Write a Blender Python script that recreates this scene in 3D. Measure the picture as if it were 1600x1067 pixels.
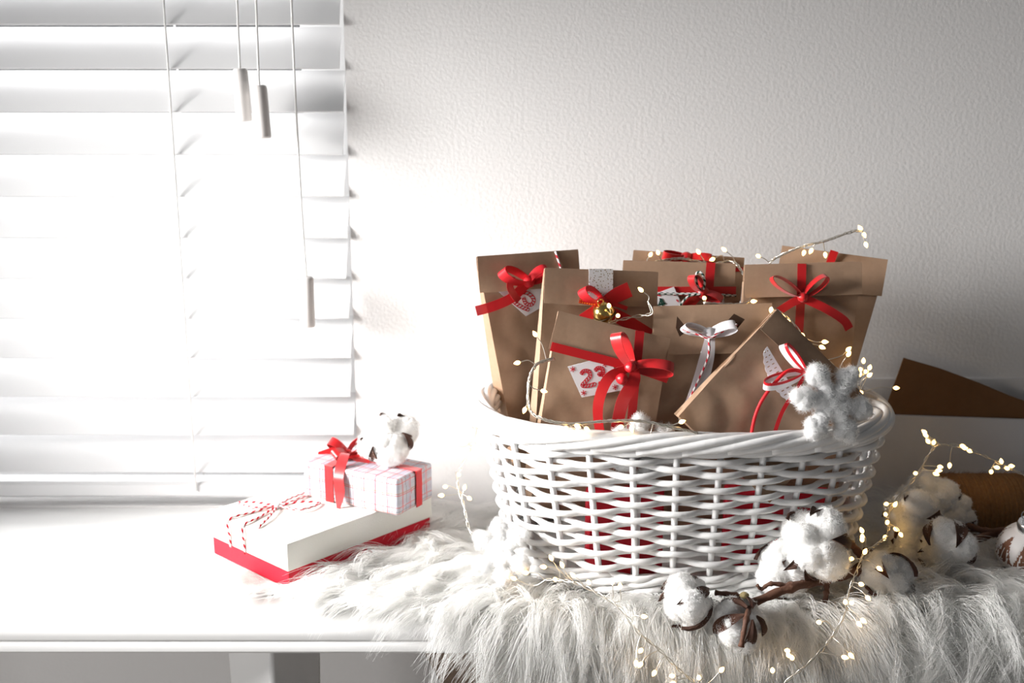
import bpy, bmesh, math, random
import numpy as np
from mathutils import Vector, Matrix, noise

for o in list(bpy.data.objects):
    bpy.data.objects.remove(o)
SC = bpy.context.scene
COL = SC.collection
R = math.radians
rng = np.random.default_rng(7)
random.seed(7)

# ------------------------------------------------------------------ camera
ZT = 0.75                       # table top height
CAM = Vector((0.0, 0.0, ZT + 0.469))
PITCH = R(12.5)
FPX = 1700.0
cd = bpy.data.cameras.new('camera')
cam = bpy.data.objects.new('camera', cd)
COL.objects.link(cam)
cam.location = CAM
cam.rotation_euler = (R(90) - PITCH, 0, 0)
cd.sensor_width = 36.0
cd.lens = FPX / 1600 * 36.0
cd.clip_start = 0.05
cd.dof.use_dof = True
cd.dof.focus_distance = 0.985
cd.dof.aperture_fstop = 5.0
SC.camera = cam

# ------------------------------------------------------------------ light
w = bpy.data.worlds.new('world')
SC.world = w
w.use_nodes = True
w.node_tree.nodes['Background'].inputs[0].default_value = (0.95, 0.97, 1.0, 1)
w.node_tree.nodes['Background'].inputs[1].default_value = 0.095

def area(name, loc, target, size, size_y, power, color):
    l = bpy.data.lights.new(name, 'AREA')
    l.shape = 'RECTANGLE'
    l.size, l.size_y = size, size_y
    l.energy = power
    l.color = color
    o = bpy.data.objects.new(name, l)
    COL.objects.link(o)
    o.location = loc
    d = Vector(target) - Vector(loc)
    o.rotation_euler = d.to_track_quat('-Z', 'Y').to_euler()
    return o

key = area('side_window_light', (-0.94, 0.80, 1.22), (0.04, 1.02, 0.90), 0.34, 0.36, 5.4, (1.0, 0.985, 0.97))
key.data.spread = R(64)
area('room_fill_light', (-1.5, -0.45, 0.62), (-0.1, 1.1, 0.62), 1.0, 1.0, 12, (1.0, 0.985, 0.975))
area('daylight_behind_blind', (-0.65, 1.78, 1.30), (-0.6, 1.2, 1.08), 1.2, 1.0, 40, (1.0, 1.0, 1.0))

SC.view_settings.view_transform = 'Standard'
SC.view_settings.look = 'None'
SC.view_settings.gamma = 1.0
SC.view_settings.use_curve_mapping = False
SC.view_settings.exposure = 0.0

# ------------------------------------------------------------------ helpers
FW = Vector((0, math.cos(PITCH), -math.sin(PITCH)))
UP = Vector((0, math.sin(PITCH), math.cos(PITCH)))
RT = Vector((1, 0, 0))

def ray(px, py):
    return FW + RT * ((px - 800) / FPX) - UP * ((py - 533.5) / FPX)

def at(px, py, Y):
    """the world point at depth Y that the photograph shows at this pixel"""
    d = ray(px, py)
    return CAM + d * (Y / d.y)

def tag(o, label=None, cat=None, group=None, kind=None):
    if label: o['label'] = label
    if cat: o['category'] = cat
    if group: o['group'] = group
    if kind: o['kind'] = kind
    return o

def empty(name, loc=(0, 0, 0), rz=0.0):
    o = bpy.data.objects.new(name, None)
    o.empty_display_size = 0.02
    COL.objects.link(o)
    o.location = loc
    o.rotation_euler = (0, 0, rz)
    return o

def link(name, me, mat=None, parent=None):
    if mat is not None and not me.materials:
        me.materials.append(mat)
    o = bpy.data.objects.new(name, me)
    COL.objects.link(o)
    if parent is not None:
        o.parent = parent
    return o

def mesh(name, V, F, mat, parent=None, uv=None, smooth=True, sharp=None):
    me = bpy.data.meshes.new(name)
    me.from_pydata([tuple(v) for v in V], [], F)
    if uv is not None:
        lay = me.uv_layers.new(name='UVMap')
        idx = np.empty(len(me.loops), dtype=np.int32)
        me.loops.foreach_get('vertex_index', idx)
        lay.data.foreach_set('uv', np.asarray(uv, dtype=np.float32)[idx].ravel())
    if smooth:
        me.shade_smooth()
        if sharp:
            me.set_sharp_from_angle(angle=R(sharp))
    me.update()
    return link(name, me, mat, parent)

class MB:
    """collects pieces of ONE mesh"""
    def __init__(s): s.V, s.F, s.U = [], [], []
    def add(s, V, F, U=None):
        n = len(s.V)
        s.V += [Vector(v) for v in V]
        s.F += [tuple(i + n for i in f) for f in F]
        s.U += list(U) if U is not None else [(0, 0)] * len(V)
        return s
    def box(s, c, d, M=None):
        x, y, z = d[0] / 2, d[1] / 2, d[2] / 2
        V = [Vector((c[0] + i * x, c[1] + j * y, c[2] + k * z)) for k in (-1, 1) for j in (-1, 1) for i in (-1, 1)]
        if M is not None: V = [M @ v for v in V]
        return s.add(V, [(0, 2, 3, 1), (4, 5, 7, 6), (0, 1, 5, 4), (2, 6, 7, 3), (0, 4, 6, 2), (1, 3, 7, 5)])
    def build(s, name, mat, parent=None, smooth=True, sharp=None):
        return mesh(name, s.V, s.F, mat, parent, s.U, smooth, sharp)

def bevel(o, w, seg=2):
    m = o.modifiers.new('bevel', 'BEVEL')
    m.width = w; m.segments = seg; m.limit_method = 'ANGLE'
    o.data.shade_smooth(); o.data.set_sharp_from_angle(angle=R(50))
    return o

def spline(P, n=8, closed=False):
    """Catmull-Rom through tuples of any dimension"""
    P = [np.asarray(p, dtype=float) for p in P]
    if len(P) < 3 and not closed:
        return [P[0] + (P[-1] - P[0]) * t / n for t in range(n + 1)]
    out = []
    N = len(P)
    for i in range(N if closed else N - 1):
        p0 = P[(i - 1) % N] if closed or i > 0 else 2 * P[0] - P[1]
        p1, p2 = P[i % N], P[(i + 1) % N]
        p3 = P[(i + 2) % N] if closed or i + 2 < N else 2 * P[-1] - P[-2]
        for k in range(n):
            t = k / n
            out.append(0.5 * ((2 * p1) + (-p0 + p2) * t + (2 * p0 - 5 * p1 + 4 * p2 - p3) * t * t + (-p0 + 3 * p1 - 3 * p2 + p3) * t ** 3))
    if not closed: out.append(P[-1])
    return out

def tube(mb, P, r, sides=6, closed=False, cap=True, uvs=1.0):
    P = np.asarray([np.asarray(p, dtype=float)[:3] for p in P])
    n = len(P)
    rr = np.full(n, r) if np.isscalar(r) else np.asarray(r, dtype=float)
    if closed:
        T = np.roll(P, -1, 0) - np.roll(P, 1, 0)
    else:
        T = np.gradient(P, axis=0)
    T /= np.linalg.norm(T, axis=1, keepdims=True) + 1e-12
    a = np.array([0, 0, 1.0]) if abs(T[0][2]) < 0.9 else np.array([1.0, 0, 0])
    u = np.cross(T[0], a); u /= np.linalg.norm(u)
    V, U = [], []
    L = 0.0
    ang = np.linspace(0, 2 * math.pi, sides, endpoint=False)
    for i in range(n):
        u = u - T[i] * np.dot(u, T[i]); u /= np.linalg.norm(u) + 1e-12
        v = np.cross(T[i], u)
        if i: L += np.linalg.norm(P[i] - P[i - 1])
        for k in range(sides):
            V.append(P[i] + rr[i] * (math.cos(ang[k]) * u + math.sin(ang[k]) * v))
            U.append((k / sides, L * uvs))
    F = []
    for i in range(n if closed else n - 1):
        j = (i + 1) % n
        for k in range(sides):
            k2 = (k + 1) % sides
            F.append((i * sides + k, i * sides + k2, j * sides + k2, j * sides + k))
    if cap and not closed:
        F.append(tuple(reversed(range(sides))))
        F.append(tuple((n - 1) * sides + k for k in range(sides)))
    mb.add(V, F, U)
    return mb

def strip(mb, P, W, th=0.0005):
    """a ribbon: centre points P, half-width vectors W; u runs across, v along"""
    V, U, F = [], [], []
    n = len(P)
    P = [Vector(tuple(p)[:3]) for p in P]
    W = [Vector(w) for w in W]
    L = 0
    for i in range(n):
        T = (P[min(i + 1, n - 1)] - P[max(i - 1, 0)])
        N = T.cross(W[i])
        N = N.normalized() * th / 2 if N.length > 1e-12 else Vector((0, 0, 0))
        if i: L += (P[i] - P[i - 1]).length
        for (s, k) in ((-1, 1), (1, 1), (1, -1), (-1, -1)):
            V.append(P[i] + W[i] * s + N * k)
            U.append(((s + 1) / 2, L))
    for i in range(n - 1):
        for k in range(4):
            k2 = (k + 1) % 4
            F.append((i * 4 + k, i * 4 + k2, i * 4 + 4 + k2, i * 4 + 4 + k))
    F.append((3, 2, 1, 0)); F.append(tuple((n - 1) * 4 + k for k in range(4)))
    mb.add(V, F, U)
    return mb

# ------------------------------------------------------------------ materials
def mat(name, color, rough=0.6, spec=0.3, metal=0.0, sheen=0.0, transl=None, bump=None, colvar=None, emit=None):
    m = bpy.data.materials.new(name)
    m.use_nodes = True
    nt = m.node_tree
    b = nt.nodes['Principled BSDF']
    b.inputs['Base Color'].default_value = (*color, 1)
    b.inputs['Roughness'].default_value = rough
    b.inputs['Specular IOR Level'].default_value = spec
    b.inputs['Metallic'].default_value = metal
    if sheen: b.inputs['Sheen Weight'].default_value = sheen
    if emit:
        b.inputs['Emission Color'].default_value = (*emit[0], 1)
        b.inputs['Emission Strength'].default_value = emit[1]
    tc = nt.nodes.new('ShaderNodeTexCoord')
    if colvar:                                  # (scale, second colour, detail)
        nz = nt.nodes.new('ShaderNodeTexNoise'); nz.inputs['Scale'].default_value = colvar[0]
        nz.inputs['Detail'].default_value = colvar[2] if len(colvar) > 2 else 4
        mx = nt.nodes.new('ShaderNodeMix'); mx.data_type = 'RGBA'
        mx.inputs['A'].default_value = (*color, 1); mx.inputs['B'].default_value = (*colvar[1], 1)
        nt.links.new(tc.outputs['Object'], nz.inputs['Vector'])
        nt.links.new(nz.outputs['Fac'], mx.inputs['Factor'])
        nt.links.new(mx.outputs['Result'], b.inputs['Base Color'])
    if bump:                                    # (scale, strength, distance)
        nz = nt.nodes.new('ShaderNodeTexNoise'); nz.inputs['Scale'].default_value = bump[0]
        nz.inputs['Detail'].default_value = 5
        bp = nt.nodes.new('ShaderNodeBump'); bp.inputs['Strength'].default_value = bump[1]; bp.inputs['Distance'].default_value = bump[2]
        nt.links.new(tc.outputs['Object'], nz.inputs['Vector'])
        nt.links.new(nz.outputs['Fac'], bp.inputs['Height'])
        nt.links.new(bp.outputs['Normal'], b.inputs['Normal'])
    if transl:
        out = nt.nodes['Material Output']
        t = nt.nodes.new('ShaderNodeBsdfTranslucent'); t.inputs[0].default_value = (*color, 1)
        ms = nt.nodes.new('ShaderNodeMixShader'); ms.inputs[0].default_value = transl
        nt.links.new(b.outputs[0], ms.inputs[1]); nt.links.new(t.outputs[0], ms.inputs[2])
        nt.links.new(ms.outputs[0], out.inputs[0])
    return m

def uv_mask(m, build):
    """mix the base colour by a mask made from UV; build(nt, u, v) returns (factor socket, colour)"""
    nt = m.node_tree
    b = nt.nodes['Principled BSDF']
    uvn = nt.nodes.new('ShaderNodeUVMap')
    sp = nt.nodes.new('ShaderNodeSeparateXYZ')
    nt.links.new(uvn.outputs[0], sp.inputs[0])
    fac, col = build(nt, sp.outputs[0], sp.outputs[1])
    mx = nt.nodes.new('ShaderNodeMix'); mx.data_type = 'RGBA'
    mx.inputs['A'].default_value = b.inputs['Base Color'].default_value
    mx.inputs['B'].default_value = (*col, 1)
    nt.links.new(fac, mx.inputs['Factor'])
    nt.links.new(mx.outputs['Result'], b.inputs['Base Color'])
    return m

def mth(nt, op, a, b=None, c=None):
    n = nt.nodes.new('ShaderNodeMath'); n.operation = op
    for i, x in enumerate((a, b, c)):
        if x is None: continue
        if isinstance(x, (int, float)): n.inputs[i].default_value = x
        else: nt.links.new(x, n.inputs[i])
    return n.outputs[0]

M = {}
M['wall'] = mat('wall_paint', (0.80, 0.785, 0.775), 0.75, 0.25, bump=(260, 0.24, 0.0020))
M['white_paint'] = mat('white_painted_wood', (0.86, 0.855, 0.845), 0.42, 0.4, bump=(60, 0.08, 0.002))
M['floor'] = mat('floor_boards', (0.62, 0.57, 0.52), 0.5, 0.3, colvar=(6, (0.68, 0.63, 0.58)))
M['slat'] = mat('blind_slat_white', (0.76, 0.76, 0.765), 0.35, 0.4, transl=0.06)
M['cord'] = mat('blind_cord', (0.85, 0.84, 0.82), 0.8, 0.1)
M['pull'] = mat('blind_pull_painted_wood', (0.72, 0.69, 0.67), 0.45, 0.4)
M['pvc'] = mat('window_frame_white', (0.82, 0.82, 0.82), 0.4, 0.4)
M['kraft'] = mat('kraft_paper', (0.41, 0.27, 0.18), 0.42, 0.4, colvar=(260, (0.345, 0.222, 0.145), 6), bump=(45, 0.12, 0.004))
M['kraft_dark'] = mat('brown_card', (0.25, 0.125, 0.055), 0.7, 0.2, colvar=(90, (0.21, 0.10, 0.04)))
M['hole_shade'] = mat('star_hole_shade', (0.05, 0.028, 0.018), 0.8, 0.1)  # near-black colour stands for the shade inside the cut-out holes
M['red'] = mat('red_satin', (0.52, 0.007, 0.010), 0.33, 0.5, sheen=0.2)
M['red_cord'] = mat('red_cord', (0.62, 0.014, 0.02), 0.5, 0.3)
M['red_box'] = mat('red_textured_card', (0.60, 0.012, 0.03), 0.55, 0.3, bump=(900, 0.3, 0.001))
M['cream'] = mat('cream_textured_card', (0.86, 0.85, 0.79), 0.6, 0.25, bump=(900, 0.25, 0.001))
M['paper'] = mat('white_card', (0.84, 0.83, 0.85), 0.6, 0.2)
M['ink'] = mat('red_ink', (0.60, 0.02, 0.035), 0.6, 0.2)
M['ink_green'] = mat('dark_green_ink', (0.015, 0.07, 0.05), 0.6, 0.2)
M['berry'] = mat('red_berry', (0.55, 0.012, 0.02), 0.3, 0.5, bump=(300, 0.3, 0.002))
M['gold'] = mat('gold_metal', (0.85, 0.60, 0.20), 0.18, 0.5, metal=1.0)
M['silver'] = mat('silver_metal', (0.75, 0.76, 0.78), 0.25, 0.5, metal=1.0)
M['wire'] = mat('silver_wire', (0.80, 0.76, 0.68), 0.3, 0.5, metal=0.85)
M['wicker'] = mat('white_painted_wicker', (0.83, 0.825, 0.82), 0.38, 0.4, colvar=(40, (0.78, 0.77, 0.76)), bump=(130, 0.18, 0.003))
M['fur'] = mat('white_fur', (0.96, 0.955, 0.94), 0.6, 0.25, transl=0.45)
M['pelt'] = mat('fur_backing', (0.80, 0.79, 0.77), 0.9, 0.05)
M['cotton'] = mat('raw_cotton', (0.95, 0.945, 0.93), 0.95, 0.03, transl=0.25, bump=(160, 0.25, 0.003))
M['cotton_fuzz'] = mat('cotton_fibre', (0.97, 0.965, 0.955), 0.9, 0.05, transl=0.5)
M['chenille'] = mat('white_chenille', (0.95, 0.95, 0.95), 0.95, 0.03, transl=0.3, bump=(500, 0.3, 0.002))
M['husk'] = mat('dry_cotton_husk', (0.13, 0.055, 0.032), 0.6, 0.3, colvar=(120, (0.05, 0.022, 0.016)), bump=(150, 0.5, 0.004))
M['twig'] = mat('brown_twig', (0.16, 0.075, 0.045), 0.6, 0.3, colvar=(90, (0.07, 0.032, 0.022)), bump=(200, 0.5, 0.003))
M['jute'] = mat('jute_twine', (0.33, 0.18, 0.078), 0.85, 0.1, colvar=(300, (0.22, 0.11, 0.045)), bump=(700, 0.6, 0.002))
M['lace'] = mat('white_lace_paper', (0.80, 0.79, 0.82), 0.8, 0.1)
M['bulb'] = mat('warm_led', (1.0, 0.8, 0.5), 0.2, 0.5, emit=((1.0, 0.60, 0.20), 6.0))
M['bark_mark'] = M['husk']

# sheer ribbon: part of the light passes through the weave
m = mat('red_organza', (0.66, 0.02, 0.03), 0.5, 0.3)
nt = m.node_tree; out = nt.nodes['Material Output']
tr = nt.nodes.new('ShaderNodeBsdfTransparent'); tr.inputs[0].default_value = (1, 0.55, 0.55, 1)
ms = nt.nodes.new('ShaderNodeMixShader'); ms.inputs[0].default_value = 0.30
nt.links.new(nt.nodes['Principled BSDF'].outputs[0], ms.inputs[1]); nt.links.new(tr.outputs[0], ms.inputs[2]); nt.links.new(ms.outputs[0], out.inputs[0])
M['organza'] = m
m = mat('white_organza', (0.86, 0.84, 0.86), 0.5, 0.3)
nt = m.node_tree; out = nt.nodes['Material Output']
tr = nt.nodes.new('ShaderNodeBsdfTransparent')
ms = nt.nodes.new('ShaderNodeMixShader'); ms.inputs[0].default_value = 0.18
nt.links.new(nt.nodes['Principled BSDF'].outputs[0], ms.inputs[1]); nt.links.new(tr.outputs[0], ms.inputs[2]); nt.links.new(ms.outputs[0], out.inputs[0])
M['white_organza'] = m
# glass of the window
m = bpy.data.materials.new('window_glass'); m.use_nodes = True
nt = m.node_tree; nt.nodes.remove(nt.nodes['Principled BSDF']); out = nt.nodes['Material Output']
tr = nt.nodes.new('ShaderNodeBsdfTransparent'); gl = nt.nodes.new('ShaderNodeBsdfGlossy'); gl.inputs['Roughness'].default_value = 0.02
fr = nt.nodes.new('ShaderNodeFresnel'); ms = nt.nodes.new('ShaderNodeMixShader')
nt.links.new(fr.outputs[0], ms.inputs[0]); nt.links.new(tr.outputs[0], ms.inputs[1]); nt.links.new(gl.outputs[0], ms.inputs[2]); nt.links.new(ms.outputs[0], out.inputs[0])
M['glass'] = m

def twine_mat(name, c1, c2, pitch):
    def f(nt, u, v):
        s = mth(nt, 'FRACT', mth(nt, 'ADD', mth(nt, 'MULTIPLY', v, 1.0 / pitch), u))
        return mth(nt, 'GREATER_THAN', s, 0.55), c2
    return uv_mask(mat(name, c1, 0.7, 0.15), f)
M['twine_red'] = twine_mat('red_white_twine', (0.85, 0.83, 0.83), (0.55, 0.015, 0.03), 0.0085)
M['twine_green'] = twine_mat('green_white_twine', (0.75, 0.74, 0.72), (0.02, 0.06, 0.045), 0.006)
M['ribbon_edge'] = uv_mask(mat('white_ribbon_red_edge', (0.87, 0.85, 0.86), 0.4, 0.4),
                           lambda nt, u, v: (mth(nt, 'GREATER_THAN', u, 0.66), (0.62, 0.012, 0.02)))
M['dot_red'] = uv_mask(mat('red_ribbon_gold_dots', (0.60, 0.012, 0.01), 0.4, 0.4),
                       lambda nt, u, v: (mth(nt, 'LESS_THAN', mth(nt, 'ADD', mth(nt, 'POWER', mth(nt, 'SUBTRACT', mth(nt, 'FRACT', mth(nt, 'MULTIPLY', u, 2.0)), 0.5), 2.0),
                                                                  mth(nt, 'POWER', mth(nt, 'SUBTRACT', mth(nt, 'FRACT', mth(nt, 'MULTIPLY', v, 420.0)), 0.5), 2.0)), 0.08), (0.95, 0.35, 0.03)))
# lace tape with small gold and grey specks
m = mat('speckled_lace', (0.80, 0.79, 0.80), 0.7, 0.2)
nt = m.node_tree
vo = nt.nodes.new('ShaderNodeTexVoronoi'); vo.inputs['Scale'].default_value = 480
tc = nt.nodes.new('ShaderNodeTexCoord'); nt.links.new(tc.outputs['Object'], vo.inputs['Vector'])
cm = nt.nodes.new('ShaderNodeMix'); cm.data_type = 'RGBA'
cm.inputs['A'].default_value = (0.80, 0.79, 0.80, 1); cm.inputs['B'].default_value = (0.30, 0.22, 0.12, 1)
nt.links.new(mth(nt, 'LESS_THAN', vo.outputs['Distance'], 0.27), cm.inputs['Factor'])
nt.links.new(cm.outputs['Result'], nt.nodes['Principled BSDF'].inputs['Base Color'])
M['lace_tape'] = m

# ------------------------------------------------------------------ setting
YW = 1.21
wall = empty('wall_back', (0, YW, 0)); tag(wall, 'white plaster wall behind the table with the window in it', kind='structure')
OX0, OX1, OZ0, OZ1 = -1.9, -0.180, 0.752, 2.0
b = MB()
b.box((0.92, 0.06, 1.3), (2.2, 0.12, 2.6))                                     # right of the opening
b.box(((OX0 + OX1) / 2, 0.06, OZ0 / 2), (OX1 - OX0, 0.12, OZ0))               # below the window
b.box(((OX0 + OX1) / 2, 0.06, 2.3), (OX1 - OX0, 0.12, 0.6))                   # above
b.box((-2.1, 0.06, 1.3), (0.4, 0.12, 2.6))
b.build('plaster', M['wall'], wall, smooth=False)
fl = MB().box((0, 0.2, -0.02), (4.6, 3.4, 0.04)).build('floor', M['floor'], smooth=False); tag(fl, 'pale wooden floor below the table', kind='structure')
win = empty('window_1', ((OX0 + OX1) / 2, YW + 0.09, OZ0)); tag(win, 'bright window behind the white blind', kind='structure')
b = MB(); W2 = (OX1 - OX0); H2 = OZ1 - OZ0
b.box((0, 0, 0.03), (W2, 0.05, 0.06)); b.box((0, 0, H2 - 0.03), (W2, 0.05, 0.06))
b.box((-W2 / 2 + 0.03, 0, H2 / 2), (0.06, 0.05, H2 - 0.12)); b.box((W2 / 2 - 0.03, 0, H2 / 2), (0.06, 0.05, H2 - 0.12))
bevel(b.build('window_frame', M['pvc'], win), 0.004)
MB().box((0, 0, H2 / 2), (W2 - 0.12, 0.004, H2 - 0.12)).build('pane', M['glass'], win, smooth=False)

# table ----------------------------------------------------------------
YF, YB = 0.918, 1.208
tb = empty('bench_table', (0, 1.05, 0)); tag(tb, 'white painted narrow wooden table below the window and basket', 'table')
prof = [(YB, 0.72), (YB, ZT)]
for a in range(0, 7):
    t = R(90 - a * 15); prof.append((YF + 0.012 - math.sin(R(a * 15)) * 0.012, ZT - 0.012 + math.cos(R(a * 15)) * 0.012))
prof += [(YF + 0.0005, ZT - 0.016), (YF + 0.003, ZT - 0.0175), (YF + 0.001, ZT - 0.019), (YF - 0.001, ZT - 0.022), (YF - 0.001, ZT - 0.027), (YF + 0.002, ZT - 0.030), (YF + 0.05, ZT - 0.030)]
V = [(-1.0, y - 1.05, z) for y, z in prof] + [(1.0, y - 1.05, z) for y, z in prof]
n = len(prof)
F = [(i, (i + 1) % n, (i + 1) % n + n, i + n) for i in range(n)] + [tuple(reversed(range(n))), tuple(range(n, 2 * n))]
mesh('table_top', V, F, M['white_paint'], tb, smooth=True, sharp=35)
for lx, ly in ((-0.235, 0.985 - 1.05), (0.85, 0.985 - 1.05), (-0.85, 0.985 - 1.05)):
    M3 = Matrix.Translation((lx, ly, 0)) @ Matrix.Rotation(R(-36), 4, 'Z')
    s0, s1 = 0.020, 0.033
    V = [M3 @ Vector((sx * s, sy * s, z)) for z, s in ((0.0, s0), (0.72, s1)) for sx, sy in ((-1, -1), (1, -1), (1, 1), (-1, 1))]
    o = mesh('leg', V, [(3, 2, 1, 0), (4, 5, 6, 7), (0, 1, 5, 4), (1, 2, 6, 5), (2, 3, 7, 6), (3, 0, 4, 7)], M['white_paint'], tb)
    bevel(o, 0.004)

# flat brown panel with a slanting edge, tilted, under the table
p = [at(647, 1000, 1.17), at(690, 1090, 1.15), at(1000, 1090, 1.15), at(1000, 1000, 1.17)]
zb = 0.0
d0 = Vector((p[1].x - p[0].x, 0, p[1].z - p[0].z)).normalized()
q0 = p[0]; k = (q0.z) / -d0.z
b = MB()
V = [Vector((q0.x, 1.18, q0.z)), Vector((q0.x + d0.x * k, 1.12, 0.002)), Vector((0.75, 1.12, 0.002)), Vector((0.75, 1.18, q0.z))]
V += [v + Vector((0, 0.008, 0)) for v in V]
b.add(V, [(0, 1, 2, 3), (7, 6, 5, 4), (0, 4, 5, 1), (1, 5, 6, 2), (2, 6, 7, 3), (3, 7, 4, 0)])
o = b.build('brown_slant_panel', mat('brown_panel', (0.34, 0.25, 0.19), 0.7, 0.2, colvar=(14, (0.40, 0.30, 0.23))), smooth=False)
tag(o, 'flat brown panel with a slanting edge under the table', 'board')

# blind ----------------------------------------------------------------
bl = empty('venetian_blind', (-0.9, 1.2165, 1.3)); tag(bl, 'white horizontal slat venetian blind over the bright window', 'blind')
SLX0, SLX1 = -1.75, -0.1840
PITCHZ, ZB0 = 0.0456, 0.7962
tilt = R(60)
sw = 0.0505
prof = []
for i in range(7):
    s = (i / 6 - 0.5) * sw
    c = 0.0016 * (1 - (2 * i / 6 - 1) ** 2)            # slight crown
    prof.append((s, c + 0.0012))
for i in range(6, -1, -1):
    s = (i / 6 - 0.5) * sw
    c = 0.0016 * (1 - (2 * i / 6 - 1) ** 2)
    prof.append((s, c - 0.0012))
V = []
for x in (SLX0 + 0.9, SLX1 + 0.9):
    for s, c in prof:
        # s runs from the room edge (low) to the window edge (high)
        V.append((x, s * math.cos(tilt) - c * math.sin(tilt), s * math.sin(tilt) + c * math.cos(tilt)))
n = len(prof)
F = [(i, (i + 1) % n, (i + 1) % n + n, i + n) for i in range(n)] + [tuple(reversed(range(n))), tuple(range(n, 2 * n))]
sl0 = None
for k in range(16):
    z = ZB0 + k * PITCHZ + sw / 2 * math.sin(tilt)
    if sl0 is None:
        sl0 = mesh('slat', V, F, M['slat'], bl, smooth=True, sharp=40); o = sl0
    else:
        o = sl0.copy(); COL.objects.link(o)
    o.location = (0.0015 * math.sin(k * 2.3), 0, z - 1.3)
o = MB().box(((SLX0 + SLX1) / 2 + 0.9, 0.0, 0.775 - 1.3), (SLX1 - SLX0, 0.03, 0.020)).build('bottom_rail', M['slat'], bl); bevel(o, 0.004)
for cx in (-0.368, -0.86, -1.4):
    b = MB()
    for yy in (-0.0165, 0.0165):
        tube(b, [(cx + 0.9, yy, 0.775 - 1.3), (cx + 0.9, yy, 1.53 - 1.3)], 0.0011, 6)
    b.build('ladder_cord', M['cord'], bl)
def pull(p_top, p_bot, cordpts, nm):
    """cord with a wooden pull hanging in front of the blind"""
    rel = lambda v: Vector(v) - Vector((-0.9, 1.2165, 1.3))
    b = MB(); tube(b, spline([rel(c) for c in cordpts], 6), 0.0012, 6)
    cord = b.build('lift_cord', M['cord'], bl)
    a, c = rel(p_top), rel(p_bot)
    b = MB(); ax = c - a
    rr = [0.0055, 0.0072, 0.0078, 0.0080, 0.0082, 0.0080, 0.0066]
    tt = [0.0, 0.02, 0.07, 0.5, 0.94, 0.98, 1.0]
    tube(b, [a + ax * t for t in tt], rr, 24)
    b.build('cord_pull', M['pull'], cord, sharp=50)
YC = 1.172
pull(at(375, 107, YC), at(382, 190, YC), [at(368, -60, YC), at(372, 40, YC), at(375, 112, YC)], 'a')
pull(at(405, 133, YC - 0.012), at(412, 216, YC - 0.012), [at(398, -60, YC), at(402, 60, YC), at(405, 138, YC - 0.012)], 'b')
pull(at(479, 432, YC), at(481, 511, YC), [at(453, -60, YC), at(458, 70, YC), at(463, 180, YC), at(472, 340, YC), at(479, 437, YC)], 'c')

# ------------------------------------------------------------------ basket
BX, BY, BZ = 0.1695, 1.061, ZT + 0.008
HB = 0.9165 - BZ                     # height to the middle of the border
NST = 26
def oval(a, bb, n=720, e=2.45):
    t = np.linspace(0, 2 * math.pi, n, endpoint=False)
    c, s = np.cos(t), np.sin(t)
    x = a * np.sign(c) * np.abs(c) ** (2 / e); y = bb * np.sign(s) * np.abs(s) ** (2 / e)
    return np.stack([x, y], 1)
_base = oval(1.0, 0.62)
_seg = np.linalg.norm(np.roll(_base, -1, 0) - _base, axis=1)
_cum = np.concatenate([[0], np.cumsum(_seg)]); _per = _cum[-1]
def radii(h):
    """half axes of the wall at height h (0..1)"""
    g = h ** 0.85
    return 0.163 + (0.1965 - 0.163) * g, 0.098 + (0.121 - 0.098) * g
def wall_pt(s, h, off=0.0):
    """s in stakes around, h height fraction, off outward"""
    q = (s / NST) % 1.0 * _per
    i = np.searchsorted(_cum, q, side='right') - 1
    f = (q - _cum[i]) / _seg[i % 720]
    u = _base[i % 720] * (1 - f) + _base[(i + 1) % 720] * f
    a, bb = radii(max(h, 0.0))
    x, y = u[0] * a, u[1] / 0.62 * bb
    nx, ny = u[0] / a, (u[1] / 0.62) / bb
    l = math.hypot(nx, ny)
    return Vector((x + off * nx / l, y + off * ny / l, h * HB))

bk = empty('wicker_basket', (BX, BY, BZ)); tag(bk, 'white oval woven wicker basket full of kraft paper gift bags', 'basket')
bottom = MB()
V = [(0, 0, 0.004)] + [tuple(wall_pt(i / 4, 0.0, -0.004) + Vector((0, 0, 0.004))) for i in range(NST * 4)]
V += [(0, 0, 0.009)] + [tuple(wall_pt(i / 4, 0.0, -0.004) + Vector((0, 0, 0.009))) for i in range(NST * 4)]
n = NST * 4
F = [(0, 1 + (i + 1) % n, 1 + i) for i in range(n)] + [(n + 1, n + 2 + i, n + 2 + (i + 1) % n) for i in range(n)] + [(1 + i, 1 + (i + 1) % n, n + 2 + (i + 1) % n, n + 2 + i) for i in range(n)]
bottom.add(V, F).build('basket_base', M['wicker'], bk, sharp=40)
for k in range(NST):                                          # upright stakes
    b = MB(); tube(b, [wall_pt(k, h) for h in np.linspace(0.02, 0.97, 8)], 0.0031, 8)
    b.build('stake', M['wicker'], bk)
NROW = 17
for r in range(NROW):                                         # one weaver per row
    h = 0.135 + (0.895 - 0.135) * r / (NROW - 1)
    b = MB(); pts = []; m_ = 10
    jit = rng.normal(0, 0.0012, NST)
    ph = rng.uniform(0, 6.28)
    for i in range(NST * m_):
        s = i / m_
        cth = math.cos(math.pi * (s + r))
        wv = math.copysign(abs(cth) ** 0.75, cth)
        j = jit[int(s) % NST] * (1 - (s % 1)) + jit[(int(s) + 1) % NST] * (s % 1)
        pts.append(wall_pt(s, h + j / HB + 0.004 * math.sin(s * 0.48 + ph), 0.0005 + 0.0056 * wv))
    tube(b, pts, 0.0030 + 0.0004 * rng.random(), 8, closed=True)
    b.build('weaver', M['wicker'], bk)
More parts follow.
